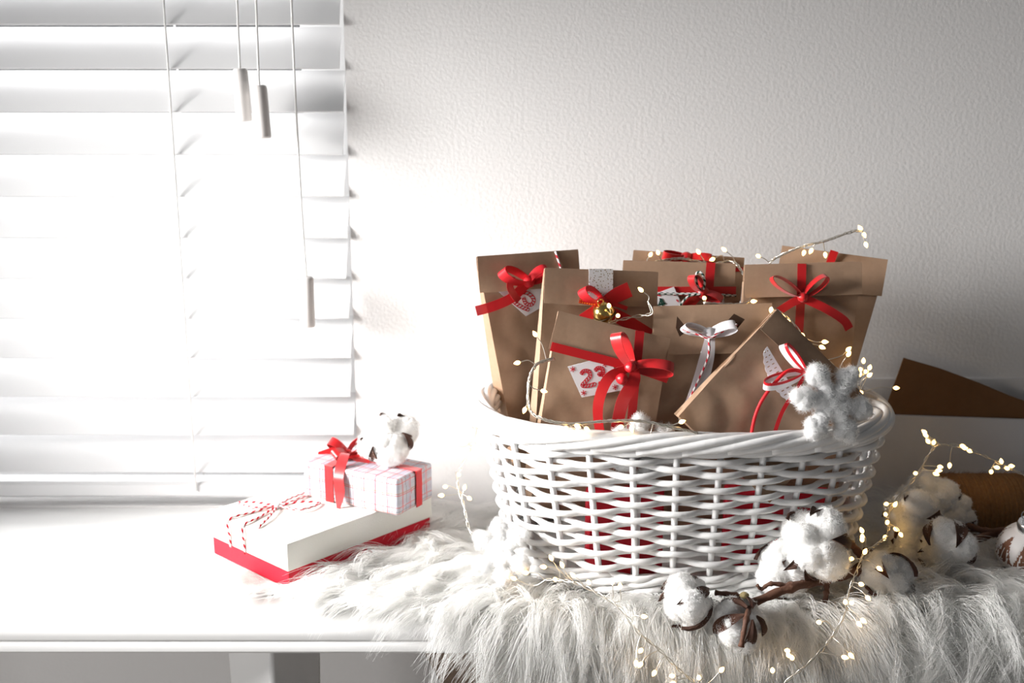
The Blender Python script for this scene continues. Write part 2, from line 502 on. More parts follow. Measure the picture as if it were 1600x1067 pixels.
def wale(h, strands, rad, amp, rise, nm):
    for q in range(strands):
        b = MB(); pts = []
        for i in range(NST * 10):
            s = i / 10
            a = 2 * math.pi * (s / 3.0 * (NST // 2 * 3 / NST / 1.5) + q / strands)
            a = 2 * math.pi * (round(NST / 3) * s / NST + q / strands)
            pts.append(wall_pt(s, h + rise * math.sin(a) / HB, amp * math.cos(a)))
        tube(b, pts, rad, 8, closed=True)
        b.build(nm, M['wicker'], bk)
wale(0.038, 3, 0.0040, 0.0058, 0.0040, 'foot_strand')
wale(0.092, 3, 0.0036, 0.0056, 0.0032, 'foot_strand')
wale(0.948, 3, 0.0036, 0.0052, 0.0030, 'border_strand')
for k in range(NST):                                          # rolled border: each stake end rolls over its neighbours
    b = MB(); pts = []; rad = []
    for i in range(33):
        t = i / 32
        s = k + 0.1 + 5.2 * t
        a = R(-60) + R(270) * t
        rr = 0.0076 + 0.0006 * math.sin(k * 2.1)
        pts.append(wall_pt(s, 1.0 + (rr * math.sin(a)) / HB, 0.002 + rr * 0.98 * math.cos(a)))
        rad.append(0.0042 - 0.0010 * t)
    tube(b, pts, rad, 8)
    b.build('border_strand', M['wicker'], bk)

# ------------------------------------------------------------------ paper bags
def crumple(x, z, seed, k=38.0):
    a = noise.noise(Vector((x * k, z * k, seed * 7.3)))
    c = 1 - abs(noise.noise(Vector((x * k * 0.8 + 5, z * k * 0.8, seed * 3.1 + 9)))) * 2
    return a * 0.5 + c * 0.5

class Bag:
    """kraft bag; local x along the top edge, z up the bag, y into the picture; the front face is y = 0"""
    def __init__(s, name, label, tl, tr, Ytl, Ytr, h, t, lean, flap, seed, crump=0.0018, group=None, gus=0.28, taper=0.0, yaw_only=False, flap_lift=0.003, flap_skew=0.0, shift=0.0):
        A, B = at(*tl, Ytl), at(*tr, Ytr)
        s.w = (B - A).length; s.h = h; s.t = t; s.seed = seed
        ex = (B - A).normalized()
        ez = Vector((0, math.sin(R(lean)), math.cos(R(lean)))); ez = (ez - ex * ez.dot(ex)).normalized()
        ey = ez.cross(ex)
        s.O = (A + B) / 2 - ez * h
        s.M = Matrix((ex, ey, ez)).transposed().to_4x4(); s.M.translation = s.O
        s.Mi = s.M.inverted()
        s.root = bpy.data.objects.new(name, None); COL.objects.link(s.root); s.root.empty_display_size = 0.02
        s.root.matrix_world = s.M
        tag(s.root, label, 'gift bag')
        nx, nz = 22, 44
        hw = s.w / 2
        V = []
        for j in range(nz + 1):
            v = j / nz; z = v * h
            tt = 0.0025 + t * (1 - v) ** 0.75
            half = hw * (1 - taper * (1 - v))
            edge = math.sin(math.pi * min(1, v * 1.02)) * 1.0
            ring = []
            for i in range(nx + 1):
                x = -half + 2 * half * i / nx + shift * (1 - v)
                ring.append(Vector((x, crump * crumple(x, z, seed) * (0.25 + edge) , z)))
            for f, g in ((0.25, 0.5), (0.5, 1.0), (0.75, 0.5)):
                ring.append(Vector((half + shift * (1 - v) - gus * tt * g, tt * f + crump * crumple(f * 0.05, z, seed + 2), z)))
            for i in range(nx, -1, -1):
                x = -half + 2 * half * i / nx + shift * (1 - v)
                ring.append(Vector((x, tt + crump * crumple(x, z, seed + 5) * edge, z)))
            for f, g in ((0.75, 0.5), (0.5, 1.0), (0.25, 0.5)):
                ring.append(Vector((-half + shift * (1 - v) + gus * tt * g, tt * f + crump * 2 * crumple(f * 0.05, z, seed + 3), z)))
            V += ring
        m_ = len(V) // (nz + 1)
        F = [(j * m_ + i, j * m_ + (i + 1) % m_, (j + 1) * m_ + (i + 1) % m_, (j + 1) * m_ + i) for j in range(nz) for i in range(m_)]
        F += [tuple(reversed(range(m_))), tuple(nz * m_ + i for i in range(m_))]
        mesh('paper_body', V, F, M['kraft'], s.root, sharp=28)
        if flap:
            V = []
            n2 = 14; th = 0.0007
            for side in (0, 1):
                for j in range(n2 + 1):
                    v = j / n2
                    for i in range(nx + 1):
                        u = i / nx
                        x = -hw + s.w * u
                        dz = flap + flap_skew * (u - 0.5)
                        z = h + 0.001 - dz * v + 0.0012 * noise.noise(Vector((x * 30, seed, 0))) * v
                        bow_ = flap_lift * v * v * (0.6 + 0.4 * math.sin(u * math.pi)) + 0.0016 * (1 - (1 - v) ** 6)
                        y = -bow_ + crump * 0.6 * crumple(x, z, seed + 11) * v - (th if side == 0 else 0)
                        V.append(Vector((x, y, z)))
            m2 = (n2 + 1) * (nx + 1)
            F = []
            for j in range(n2):
                for i in range(nx):
                    q = j * (nx + 1) + i
                    F.append((q, q + nx + 1, q + nx + 2, q + 1))
                    F.append((m2 + q, m2 + q + 1, m2 + q + nx + 2, m2 + q + nx + 1))
            bord = [i for i in range(nx + 1)] + [j * (nx + 1) + nx for j in range(1, n2 + 1)] + [n2 * (nx + 1) + i for i in range(nx - 1, -1, -1)] + [j * (nx + 1) for j in range(n2 - 1, 0, -1)]
            for i in range(len(bord)):
                a, c = bord[i], bord[(i + 1) % len(bord)]
                F.append((a, c, c + m2, a + m2))
            s.flap_o = mesh('flap', V, F, M['kraft'], s.root, sharp=40)
    def loc(s, px, py, off=0.0):
        """pixel -> local point lying off metres in front of the bag's face"""
        o = s.Mi @ CAM; d = s.Mi.to_3x3() @ ray(px, py)
        k = (-off - o.y) / d.y
        return o + d * k
    def band(s, pts, width, material, name='ribbon', n=8, label=None, parent=None, twist=None):
        """flat ribbon through pixels (px, py, off_mm); width in mm (number or list)"""
        P = [s.loc(p[0], p[1], p[2] / 1000) for p in pts]
        if not np.isscalar(width):
            Q = spline([(*p, w_) for p, w_ in zip(P, width)], n); ws = [q[3] / 2000 for q in Q]
        else:
            Q = spline([tuple(p) for p in P], n); ws = [width / 2000] * len(Q)
        W = []
        for i in range(len(Q)):
            T = Vector(Q[min(i + 1, len(Q) - 1)][:3]) - Vector(Q[max(i - 1, 0)][:3])
            pr = Vector((0, -1, 0)).cross(T); pr.normalize()
            a = 0.0 if twist is None else R(twist[0] + (twist[1] - twist[0]) * i / (len(Q) - 1))
            wd = pr * math.cos(a) + Vector((0, -1, 0)) * math.sin(a)
            W.append(wd * ws[i])
        b = MB(); strip(b, [q[:3] for q in Q], W)
        o = b.build(name, material, parent or s.root, sharp=60)
        if label: o['label'] = label
        return o
    def cord(s, pts, r, material, name='twine', parent=None, n=8):
        b = MB(); tube(b, spline([tuple(s.loc(p[0], p[1], p[2] / 1000)) for p in pts], n), r, 8)
        return b.build(name, material, parent or s.root)

def teardrop(mb, c, u, nrm, L, H, wd, tilt, n=28, start=0.0035):
    """one bow loop from knot c out along u; outline opens along q (between in-plane and normal), ribbon width across"""
    u = Vector(u).normalized(); nrm = Vector(nrm).normalized()
    pr = nrm.cross(u).normalized()
    q = pr * math.cos(tilt) + nrm * math.sin(tilt)
    wv = u.cross(q).normalized()
    P, W = [], []
    for i in range(n + 1):
        t = i / n
        x = L * (1 - math.cos(2 * math.pi * t)) / 2
        y = H * math.sin(2 * math.pi * t) * math.sin(math.pi * t) ** 0.5
        P.append(Vector(c) + u * x + q * y + nrm * 0.002 * math.sin(math.pi * t))
        W.append(wv * (wd / 2 * (0.45 + 0.55 * math.sin(math.pi * t) ** 0.6)))
    strip(mb, P, W)
    return mb

def knot(mb, c, sx, sy, sz, M3=None):
    """soft lump with pinched waist"""
    V, F = [], []
    nu, nv = 14, 10
    for j in range(nv + 1):
        ph = math.pi * j / nv
        for i in range(nu):
            th = 2 * math.pi * i / nu
            k = 1 + 0.10 * math.cos(4 * th) * math.sin(ph)
            p = Vector((sx * math.sin(ph) * math.cos(th) * k, sy * math.sin(ph) * math.sin(th) * k, sz * math.cos(ph)))
            V.append(Vector(c) + (M3 @ p if M3 else p))
    for j in range(nv):
        for i in range(nu):
            F.append((j * nu + i, (j + 1) * nu + i, (j + 1) * nu + (i + 1) % nu, j * nu + (i + 1) % nu))
    mb.add(V, F); return mb

NRM = Vector((0, -1, 0))
def bow(bag, ck, loops, tails, wd, material, off=4, name='bow', ks=(0.006, 0.005, 0.006)):
    """ck knot pixel; loops: (tip pixel x, y, opening half height mm, tilt deg, raise mm); tails: pixel lists"""
    c = bag.loc(*ck, off / 1000)
    mb = MB()
    for (x, y, H, tl_, rise) in loops:
        tip = bag.loc(x, y, (off + rise) / 1000)
        d = tip - c
        nn = (NRM - d.normalized() * NRM.dot(d.normalized())).normalized()
        teardrop(mb, c, d, nn, d.length, H / 1000, wd / 1000, R(tl_))
    knot(mb, c + NRM * 0.002, *ks)
    o = mb.build(name, material, bag.root, sharp=60)
    for t in tails:
        bag.band(t[0], t[1], t[2] if len(t) > 2 and t[2] else material, 'ribbon_tail', parent=o, twist=t[3] if len(t) > 3 else None)
    return o

def card(bag, corners, off, name='tag', material=None, th=0.0008):
    P = [bag.loc(x, y, off / 1000 + (0 if len(c) < 3 else 0)) for c in corners for x, y in (c[:2],)]
    N = Vector((0, 1, 0)) * th
    V = P + [p + N for p in P]
    n = len(P)
    F = [tuple(range(n)), tuple(reversed(range(n, 2 * n)))] + [(i, i + n, (i + 1) % n + n, (i + 1) % n) for i in range(n)]
    return mesh(name, V, F, material or M['paper'], bag.root, smooth=False)

def glyphs(bag, strokes, off, name, parent, wd, material, inner=None):
    """print made of flat strokes given as pixel polylines"""
    mb = MB()
    def st(pts, w_, o_):
        P = [bag.loc(x, y, o_ / 1000) for x, y in pts]
        W = []
        for i in range(len(P)):
            T = P[min(i + 1, len(P) - 1)] - P[max(i - 1, 0)]
            W.append(NRM.cross(T).normalized() * w_ / 2000)
        strip(mb, P, W, 0.00012)
    for pts in strokes:
        st([tuple(q) for q in spline(pts, 6)] if len(pts) > 2 else pts, wd, off)
    return mb.build(name, material, parent, smooth=False)

def candy_digit(bag, path, off, parent, wd=5.0, line=0.75):
    """a numeral drawn like a striped candy cane: two outlines and slanting bars"""
    Q = [np.array(q) for q in spline(path, 7)]
    L, Rr, bars = [], [], []
    half = wd / 2
    for i in range(len(Q)):
        T = Q[min(i + 1, len(Q) - 1)] - Q[max(i - 1, 0)]; T = T / (np.linalg.norm(T) + 1e-9)
        N = np.array([-T[1], T[0]])
        L.append(tuple(Q[i] + N * half)); Rr.append(tuple(Q[i] - N * half))
        if i % 3 == 1 and i < len(Q) - 1:
            bars.append([tuple(Q[i] + N * half), tuple(Q[min(i + 2, len(Q) - 1)] - N * half)])
    T0 = [L[0], tuple(Q[0] - (Q[1] - Q[0]) * 0.8), Rr[0]]
    T1 = [L[-1], tuple(Q[-1] + (Q[-1] - Q[-2]) * 0.8), Rr[-1]]
    mb = MB()
    def st(pts, w_):
        P = [bag.loc(x, y, off / 1000) for x, y in pts]
        W = [NRM.cross(P[min(i + 1, len(P) - 1)] - P[max(i - 1, 0)]).normalized() * w_ / 2000 for i in range(len(P))]
        strip(mb, P, W, 0.00012)
    st(L, line); st(Rr, line); st(T0, line); st(T1, line)
    for b_ in bars: st(b_, line * 1.5)
    return mb.build('lettering', M['ink'], parent, smooth=False)

def star_mark(bag, x, y, r, off, parent):
    return glyphs(bag, [[(x + r * math.cos(R(a)), y + r * math.sin(R(a))), (x - r * math.cos(R(a)), y - r * math.sin(R(a)))] for a in (20, 80, 140)], off, 'lettering', parent, 0.7, M['ink'])

# back row ---------------------------------------------------------------
B5 = Bag('paper_gift_bag', 'kraft bag at the very back, only its top edge above the bag with green twine', (990, 392), (1163, 404), 1.120, 1.120, 0.26, 0.022, 3, 0.045, 5)
bow(B5, (1072, 402), [(1035, 398, 5, 70, 4), (1112, 404, 5, 60, 4)], [], 9, M['red'], 5)
B5.band([(985, 432, 3), (1170, 420, 3)], 4, M['red'])
B8 = Bag('paper_gift_bag', 'kraft bag at the back right with a wide dark side, behind the red bowed bag', (1222, 385), (1387, 407), 1.112, 1.090, 0.255, 0.045, 3, 0.040, 8, gus=0.30, taper=0.26, flap_skew=-0.006, shift=-0.012)
B8.band([(1304, 392, 6), (1290, 430, 5)], 8, M['red'])
B2 = Bag('paper_gift_bag', 'tall kraft bag at the basket left end with sheer red bow and tilted tag', (745, 402), (903, 391), 1.066, 1.098, 0.235, 0.052, 3, 0.036, 2, gus=0.30, taper=0.20, flap_lift=0.006, shift=0.026)
B4 = Bag('paper_gift_bag', 'kraft bag in the back middle with red ribbon and green and white twine', (974, 408), (1149, 413), 1.088, 1.088, 0.26, 0.026, 3, 0.034, 4)
B7 = Bag('paper_gift_bag', 'kraft bag on the right with a thin red ribbon bow on its flap', (1163, 415), (1346, 410), 1.060, 1.060, 0.245, 0.034, 3, 0.032, 7, taper=0.12, flap_lift=0.005, shift=-0.012)
# middle row
B3 = Bag('paper_gift_bag', 'kraft bag with white lace strip, sheer red bow and gold bell', (851, 420), (1028, 426), 1.030, 1.052, 0.245, 0.036, 3, 0.034, 3, flap_lift=0.006)
B6 = Bag('paper_gift_bag', 'kraft bag with cut out star holes and a white organza bow', (1021, 480), (1206, 475), 1.022, 1.022, 0.225, 0.030, 3, 0.046, 6, crump=0.0026, flap_lift=0.007)
# front row
B1 = Bag('paper_gift_bag', 'front kraft bag with shiny red bow, berries and a tag reading 23', (872, 487), (1047, 531), 0.996, 1.004, 0.165, 0.024, 3, 0.036, 1, gus=0.2, shift=0.018)
B9 = Bag('paper_gift_bag', 'kraft bag slumped sideways at the basket front right with red and white ribbon', (1213, 484), (1352, 622), 0.975, 0.975, 0.132, 0.013, 8, 0.0245, 9, crump=0.0036, flap_lift=0.005)

# decorations ------------------------------------------------------------
# bag 2: sheer bow, diamond tag, twine
tg = card(B2, [(768, 446), (842, 442), (860, 472), (822, 494)], 3.0)
candy_digit(B2, [(806, 462), (813, 457), (826, 459), (834, 468), (830, 476), (822, 474), (818, 466)], 3.3, tg, 5)
candy_digit(B2, [(826, 484), (816, 480), (806, 474), (800, 468)], 3.3, tg, 5)
candy_digit(B2, [(780, 452), (790, 448), (800, 447)], 3.3, tg, 5)
bow(B2, (826, 440), [(782, 424, 8, 40, 9), (856, 420, 7, 30, 6)], [
    ([(822, 444, 8), (800, 465, 10), (772, 478, 9), (744, 486, 7)], 10, None),
    ([(800, 432, 16), (797, 448, 17), (804, 462, 15), (811, 470, 12)], [7, 7, 7, 7], M['red'])], 12, M['organza'], 8)
B2.cord([(868, 393, 1), (873, 408, 4), (878, 424, 5)], 0.0013, M['twine_red'])

# bag 3: lace strip, organza bow, bell
B3.band([(939, 420, 3.6), (939, 445, 6), (938, 470, 9.5)], 24, M['lace_tape'], 'lace_strip', n=4)
bow(B3, (940, 472), [(908, 452, 7, 35, 4)], [
    ([(942, 472, 11), (960, 463, 12), (984, 452, 12)], [8, 14, 15], None),
    ([(944, 474, 11), (962, 476, 12), (980, 482, 13)], 4, None),
    ([(938, 476, 11), (925, 490, 11), (910, 500, 9)], [8, 12, 12], None),
    ([(940, 478, 11), (970, 497, 9), (1018, 521, 6)], [6, 13, 8], None),
    ([(938, 475, 13), (922, 473, 13), (905, 470, 13)], 4.5, M['dot_red'])], 12, M['organza'], 10)
c = B3.loc(943, 488, 0.018)
bell = MB()
def bell_prof(n=20):
    return [(math.sin(math.pi * i / n), math.cos(math.pi * i / n)) for i in range(n + 1)]
nu = 28
V, F = [], []
Mb = Matrix.Rotation(R(-25), 3, 'Y') @ Matrix.Rotation(R(20), 3, 'X')
for j, (rr, zz) in enumerate(bell_prof()):
    for i in range(nu):
        th = 2 * math.pi * i / nu
        r0 = 0.0108 * (1 + (0.05 if abs(zz) < 0.08 else 0) - (0.06 if -0.22 < zz < -0.12 else 0))
        V.append(c + Mb @ Vector((r0 * rr * math.cos(th), r0 * rr * math.sin(th), r0 * zz * 0.95)))
for j in range(20):
    for i in range(nu):
        F.append((j * nu + i, (j + 1) * nu + i, (j + 1) * nu + (i + 1) % nu, j * nu + (i + 1) % nu))
bell.add(V, F)
bo = bell.build('bell', M['gold'], B3.root); bo['label'] = 'round gold jingle bell'
s_ = MB(); tube(s_, [c + Mb @ Vector((0.0109 * math.cos(a), 0.0109 * math.sin(a), -0.0020 + 0.0006 * math.sin(3 * a))) for a in np.linspace(R(180), R(360), 20)], 0.0008, 6)
s_.build('bell_slot', mat('bell_slot_dark', (0.05, 0.03, 0.01), 0.5, 0.3), bo)
tb_ = MB(); tube(tb_, [c + Mb @ (Vector((0.003 * math.cos(a), 0, 0.012 + 0.003 * math.sin(a)))) for a in np.linspace(0, 2 * math.pi, 16, endpoint=False)], 0.0006, 6, closed=True)
tb_.build('bell_loop', M['gold'], bo)

# bag 4: red ribbon cross, twine, tag
B4.band([(972, 455, 4.5), (1150, 455, 4.5)], 9.5, M['red'])
B4.band([(1111, 410, 3), (1108, 450, 5), (1104, 560, 3)], 9, M['red'], n=5)
tg = card(B4, [(1024, 459), (1053, 448), (1066, 478), (1060, 500), (1020, 500)], 6.2)
glyphs(B4, [[(1030, 475), (1033, 467), (1038, 475)], [(1026, 477), (1040, 474)], [(1031, 466), (1036, 478)]], 6.6, 'lettering', tg, 1.4, M['ink_green'])
glyphs(B4, [[(1057, 468), (1060, 472)], [(1054, 462), (1056, 458)], [(1026, 461), (1032, 462)]], 6.6, 'lettering', tg, 1.3, M['ink'])
bow(B4, (1098, 457), [(1080, 430, 6, 30, 6), (1128, 470, 5, 40, 5)], [
    ([(1096, 460, 8), (1080, 472, 9), (1066, 490, 7)], [7, 10, 10]), ([(1100, 460, 8), (1118, 474, 9), (1134, 492, 7)], [7, 10, 10])], 10, M['red'], 8)
B4.cord([(1024, 458, 7), (1060, 459, 8), (1098, 459, 12), (1150, 462, 6)], 0.0012, M['twine_green'])
B4.cord([(1098, 459, 13), (1101, 440, 13), (1096, 426, 12), (1088, 428, 11), (1090, 446, 12), (1098, 459, 13)], 0.0012, M['twine_green'])
B4.cord([(1098, 459, 13), (1076, 463, 12), (1062, 478, 10)], 0.0012, M['twine_green'])
B4.cord([(1128, 459, 9), (1130, 470, 9), (1129, 484, 8)], 0.0012, M['twine_green'])

# bag 6: flat dark patches painted as the shade inside diamond holes, white ribbon with red twine
for cs in ([(1058, 494), (1068, 506), (1070, 520), (1062, 526), (1056, 512)], [(1136, 502), (1147, 490), (1164, 499), (1150, 516), (1142, 512)]):
    card(B6, cs, 8.6, 'star_hole_patch', M['hole_shade'], 0.0002)
bow(B6, (1108, 521), [(1066, 510, 4.5, 30, 3), (1150, 508, 4.5, 30, 3)], [
    ([(1110, 524, 12), (1104, 560, 10), (1090, 610, 12), (1070, 660, 10)], [9, 14, 15, 14])], 13, M['white_organza'], 11, ks=(0.0065, 0.005, 0.0065))
B6.cord([(1066, 516, 16), (1085, 520, 17), (1108, 528, 19), (1128, 518, 17), (1152, 507, 16)], 0.0012, M['twine_red'])
B6.cord([(1108, 528, 19), (1106, 560, 16), (1084, 610, 15), (1062, 655, 13)], 0.0012, M['twine_red'])

# bag 7: narrow red ribbon and bow
B7.band([(1253, 412, 2.6), (1252, 455, 7), (1250, 490, 3), (1247, 540, 2.6)], 8.5, M['red'], n=6)
bow(B7, (1254, 464), [(1205, 433, 6.0, 18, 2), (1292, 431, 6.0, 18, 2)], [
    ([(1252, 466, 10), (1236, 474, 10), (1214, 488, 8)], 8), ([(1256, 466, 10), (1290, 482, 11), (1318, 500, 9), (1327, 514, 7)], 8.5)], 8, M['red'], 8.5, ks=(0.005, 0.004, 0.005))

# bag 1: ribbon cross, satin bow, berries, tag 23
B1.band([(861, 541, 5.8), (985, 573, 6.2), (1044, 592, 5.8)], 8.5, M['red'])
B1.band([(1000, 517, 3), (996, 560, 6.8), (990, 620, 3), (984, 690, 2.6)], 8.5, M['red'], n=6)
tg = card(B1, [(887, 573), (950, 556), (976, 609), (909, 621)], 3.0)
candy_digit(B1, [(908, 584), (912, 580), (919, 580), (922, 587), (916, 595), (910, 602), (918, 603), (930, 600)], 3.3, tg, 5.2)
candy_digit(B1, [(930, 579), (934, 575), (940, 576), (942, 582), (936, 585), (942, 586), (946, 592), (942, 598), (936, 599)], 3.3, tg, 5.0)
for x, y in ((895, 577), (945, 569), (912, 614), (961, 605)): star_mark(B1, x, y, 4.5, 3.3, tg)
bow(B1, (987, 572), [(962, 520, 8.5, 50, 8), (1053, 577, 9.0, 45, 9)], [
    ([(984, 574, 12), (952, 590, 17), (936, 625, 14), (935, 660, 10), (942, 690, 8)], [7, 10, 10, 9, 9], None, (0, 25)),
    ([(992, 576, 13), (990, 596, 18), (972, 630, 16), (960, 690, 9)], [8, 12, 12, 11])], 11.5, M['red'], 10, ks=(0.006, 0.005, 0.006))
b = MB(); knot(b, B1.loc(985, 574, 0.021), 0.0052, 0.0052, 0.0052); b.build('berry', M['berry'], B1.root)
b = MB(); knot(b, B1.loc(972, 592, 0.018), 0.0055, 0.0055, 0.0055); b.build('berry', M['berry'], B1.root)
# bag 9: doily, striped ribbon, cords
def doily(bag, a, b_, c_, off):
    """scalloped paper lace wedge with punched holes"""
    P0, P1 = np.array(a, float), np.array(b_, float)
    out_, inn = [], []
    n = 60
    d = P1 - P0; nv = np.array([-d[1], d[0]]) / np.linalg.norm(d)
    if np.dot(nv, np.array(c_) - P0) < 0: nv = -nv
    Hh = abs(np.dot(np.array(c_) - P0, nv))
    mb = MB()
    rows = [0, 0.2, 0.4, 0.6, 0.8, 1.0]
    grid = []
    for i in range(n + 1):
        t = i / n
        hgt = Hh * math.sin(math.pi * t) ** 0.55 + 1.8 * abs(math.sin(t * math.pi * 9))
        grid.append([P0 + d * t + nv * hgt * r for r in rows])
    V, F = [], []
    for col in grid:
        for q in col: V.append(bag.loc(q[0], q[1], off / 1000))
    k = len(rows)
    for i in range(n):
        for j in range(k - 1):
            if i % 2 == 1 and (j in (1, 3)) and (i // 2 + j) % 2 == 0: continue      # punched hole
            F.append((i * k + j, i * k + j + 1, (i + 1) * k + j + 1, (i + 1) * k + j))
    mb.add(V, F)
    o = mb.build('doily', M['lace'], bag.root, smooth=False)
    md = o.modifiers.new('thick', 'SOLIDIFY'); md.thickness = 0.0003
    return o
doily(B9, (1199, 541), (1256, 634), (1205, 596), 2.6)
k9 = (1258, 582)
bow(B9, k9, [(1222, 538, 5, 35, 6), (1192, 602, 7, 55, 6)], [], 9, M['ribbon_edge'], 9, ks=(0.0045, 0.004, 0.0045))
B9.cord([(1258, 582, 13), (1236, 578, 14), (1218, 590, 15), (1194, 620, 14), (1180, 650, 11), (1172, 690, 8)], 0.0017, M['red_cord'], 'ribbon_tail')
B9.band([(1258, 584, 12), (1246, 606, 12), (1222, 644, 11), (1206, 690, 8)], 3.6, M['red_cord'], 'ribbon_tail')
B9.band([(1258, 583, 12), (1272, 590, 13), (1290, 604, 10)], 3.6, M['red_cord'], 'ribbon_tail')

# red parcels low in the basket, seen through the weave
for i, (x, y, z, sx, sy, sz, rz, lab) in enumerate((
        (0.108, 0.985, 0.075, 0.075, 0.014, 0.088, 0.10, 'flat red parcel low in the basket, glimpsed through the left half of the weave'),
        (0.255, 0.992, 0.085, 0.10, 0.016, 0.085, -0.10, 'flat red parcel low in the basket, glimpsed through the right half of the weave'))):
    o = empty('red_parcel', (x, y, BZ + 0.012), rz)
    bevel(MB().box((0, 0, sz / 2), (sx, sy, sz)).build('wrapping', M['red_box'], o), 0.003)
    MB().box((0.01, -sy / 2 - 0.0004, sz / 2), (0.008, 0.0008, sz)).build('ribbon', M['paper'], o, smooth=False)
    tag(o, lab, 'parcel')

# ------------------------------------------------------------------ hair helper
def hair(name, P, root_r, tip_r, material, parent):
    """P: (strands, points, 3) local"""
    S, K, _ = P.shape
    hc = bpy.data.hair_curves.new(name)
    hc.add_curves([K] * S)
    hc.attributes['position'].data.foreach_set('vector', P.astype(np.float32).ravel())
    ra = hc.attributes.get('radius') or hc.attributes.new('radius', 'FLOAT', 'POINT')
    rr = np.linspace(0, 1, K) ** 1.4
    rad = root_r + (tip_r - root_r) * rr
    ra.data.foreach_set('value', np.tile(rad, S).astype(np.float32))
    hc.materials.append(material)
    o = bpy.data.objects.new(name, hc); COL.objects.link(o)
    if parent: o.parent = parent
    o['kind'] = 'stuff'
    return o

# ------------------------------------------------------------------ cotton
def union_radius(D, cents, rads):
    """distance along each direction D from the origin to the far side of a union of balls"""
    best = np.full(len(D), 1e-4)
    for c, r in zip(cents, rads):
        b = D @ c
        q = b * b - (c @ c - r * r)
        ok = q > 0
        best = np.where(ok, np.maximum(best, b + np.sqrt(np.maximum(q, 0))), best)
    return best

def ico(sub):
    bm = bmesh.new(); bmesh.ops.create_icosphere(bm, subdivisions=sub, radius=1.0)
    bm.verts.ensure_lookup_table()
    V = np.array([v.co[:] for v in bm.verts]); F = [tuple(v.index for v in f.verts) for f in bm.faces]
    bm.free(); return V, F
ICO4, ICO4F = ico(4)
ICO5, ICO5F = ico(5)

def fuzz_on(V, N, count, length, seed, droop=0.5, tri=None):
    g = np.random.default_rng(seed)
    idx = g.integers(0, len(V), count)
    p = V[idx] + g.normal(0, 0.0006, (count, 3))
    n = N[idx]
    rnd = g.normal(0, 1, (count, 3)); rnd -= n * np.sum(rnd * n, 1, keepdims=True); rnd /= np.linalg.norm(rnd, axis=1, keepdims=True) + 1e-9
    rnd2 = g.normal(0, 1, (count, 3)); rnd2 /= np.linalg.norm(rnd2, axis=1, keepdims=True)
    L = length * g.uniform(0.5, 1.3, (count, 1))
    K = 4
    out = np.zeros((count, K, 3))
    for k in range(K):
        t = k / (K - 1)
        out[:, k] = p - n * 0.0008 + n * L * t * (0.9 - 0.3 * t) + rnd * L * droop * t * 1.3 + rnd2 * L * 0.45 * t * t
    return out

COTTON = {}
def cotton_data(var):
    if var in COTTON: return COTTON[var]
    g = np.random.default_rng(40 + var)
    k = 4 + var % 2
    cents, rads = [], []
    for i in range(k):
        a = 2 * math.pi * i / k + g.uniform(-0.25, 0.25)
        cents.append(np.array([0.50 * math.cos(a), 0.50 * math.sin(a), g.uniform(-0.12, 0.20)])); rads.append(g.uniform(0.48, 0.58))
    cents.append(np.array([0.0, 0.0, 0.32])); rads.append(0.50)
    for i in range(6):                                        # smaller tufts
        d = g.normal(0, 1, 3); d /= np.linalg.norm(d); cents.append(d * 0.66); rads.append(g.uniform(0.22, 0.34))
    V = ICO5.copy()
    rr = union_radius(V, cents, rads)
    rr = np.maximum(rr, 0.35)
    nz = np.array([noise.noise(Vector(v * 3.5 + var)) * 0.05 + noise.noise(Vector(v * 9 + var)) * 0.03 for v in V])
    V = V * (rr + nz)[:, None]
    me = bpy.data.meshes.new('cotton_tuft'); me.from_pydata(V.tolist(), [], ICO5F); me.shade_smooth(); me.update()
    me.materials.append(M['cotton'])
    N = np.empty(len(V) * 3, dtype=np.float32); me.vertices.foreach_get('normal', N); N = N.reshape(-1, 3)
    P = fuzz_on(V, N, 6500, 0.085, var, 0.9)
    COTTON[var] = (me, P)
    return COTTON[var]

def husk_mesh(seed):
    """one dry bract: a curved, pointed, thick scale"""
    g = np.random.default_rng(seed)
    n, k = 9, 5
    V, F = [], []
    for s in (0, 1):
        for i in range(n + 1):
            t = i / n
            wd = 0.20 * math.sin(math.pi * min(1, 0.15 + t * 0.85)) ** 0.8 * (1 - 0.3 * t)
            for j in range(k + 1):
                u = j / k * 2 - 1
                a = R(-75 + 120 * t)
                rr = 1.02 + 0.06 * s + 0.16 * t ** 3 + 0.05 * math.sin(u * 3 + seed + t * 4)
                V.append((rr * math.cos(a) * math.cos(u * wd * 1.6), rr * math.cos(a) * math.sin(u * wd * 1.6), rr * math.sin(a) * 0.95))
    m_ = (n + 1) * (k + 1)
    for i in range(n):
        for j in range(k):
            q = i * (k + 1) + j
            F.append((q, q + k + 1, q + k + 2, q + 1)); F.append((m_ + q, m_ + q + 1, m_ + q + k + 2, m_ + q + k + 1))
    bord = [j for j in range(k + 1)] + [i * (k + 1) + k for i in range(1, n + 1)] + [n * (k + 1) + j for j in range(k - 1, -1, -1)] + [i * (k + 1) for i in range(n - 1, 0, -1)]
    for i in range(len(bord)):
        a, c = bord[i], bord[(i + 1) % len(bord)]
        F.append((a, a + m_, c + m_, c))
    me = bpy.data.meshes.new('husk'); me.from_pydata(V, [], F); me.shade_smooth(); me.update(); me.materials.append(M['husk'])
    return me
HUSK = [husk_mesh(i) for i in range(3)]

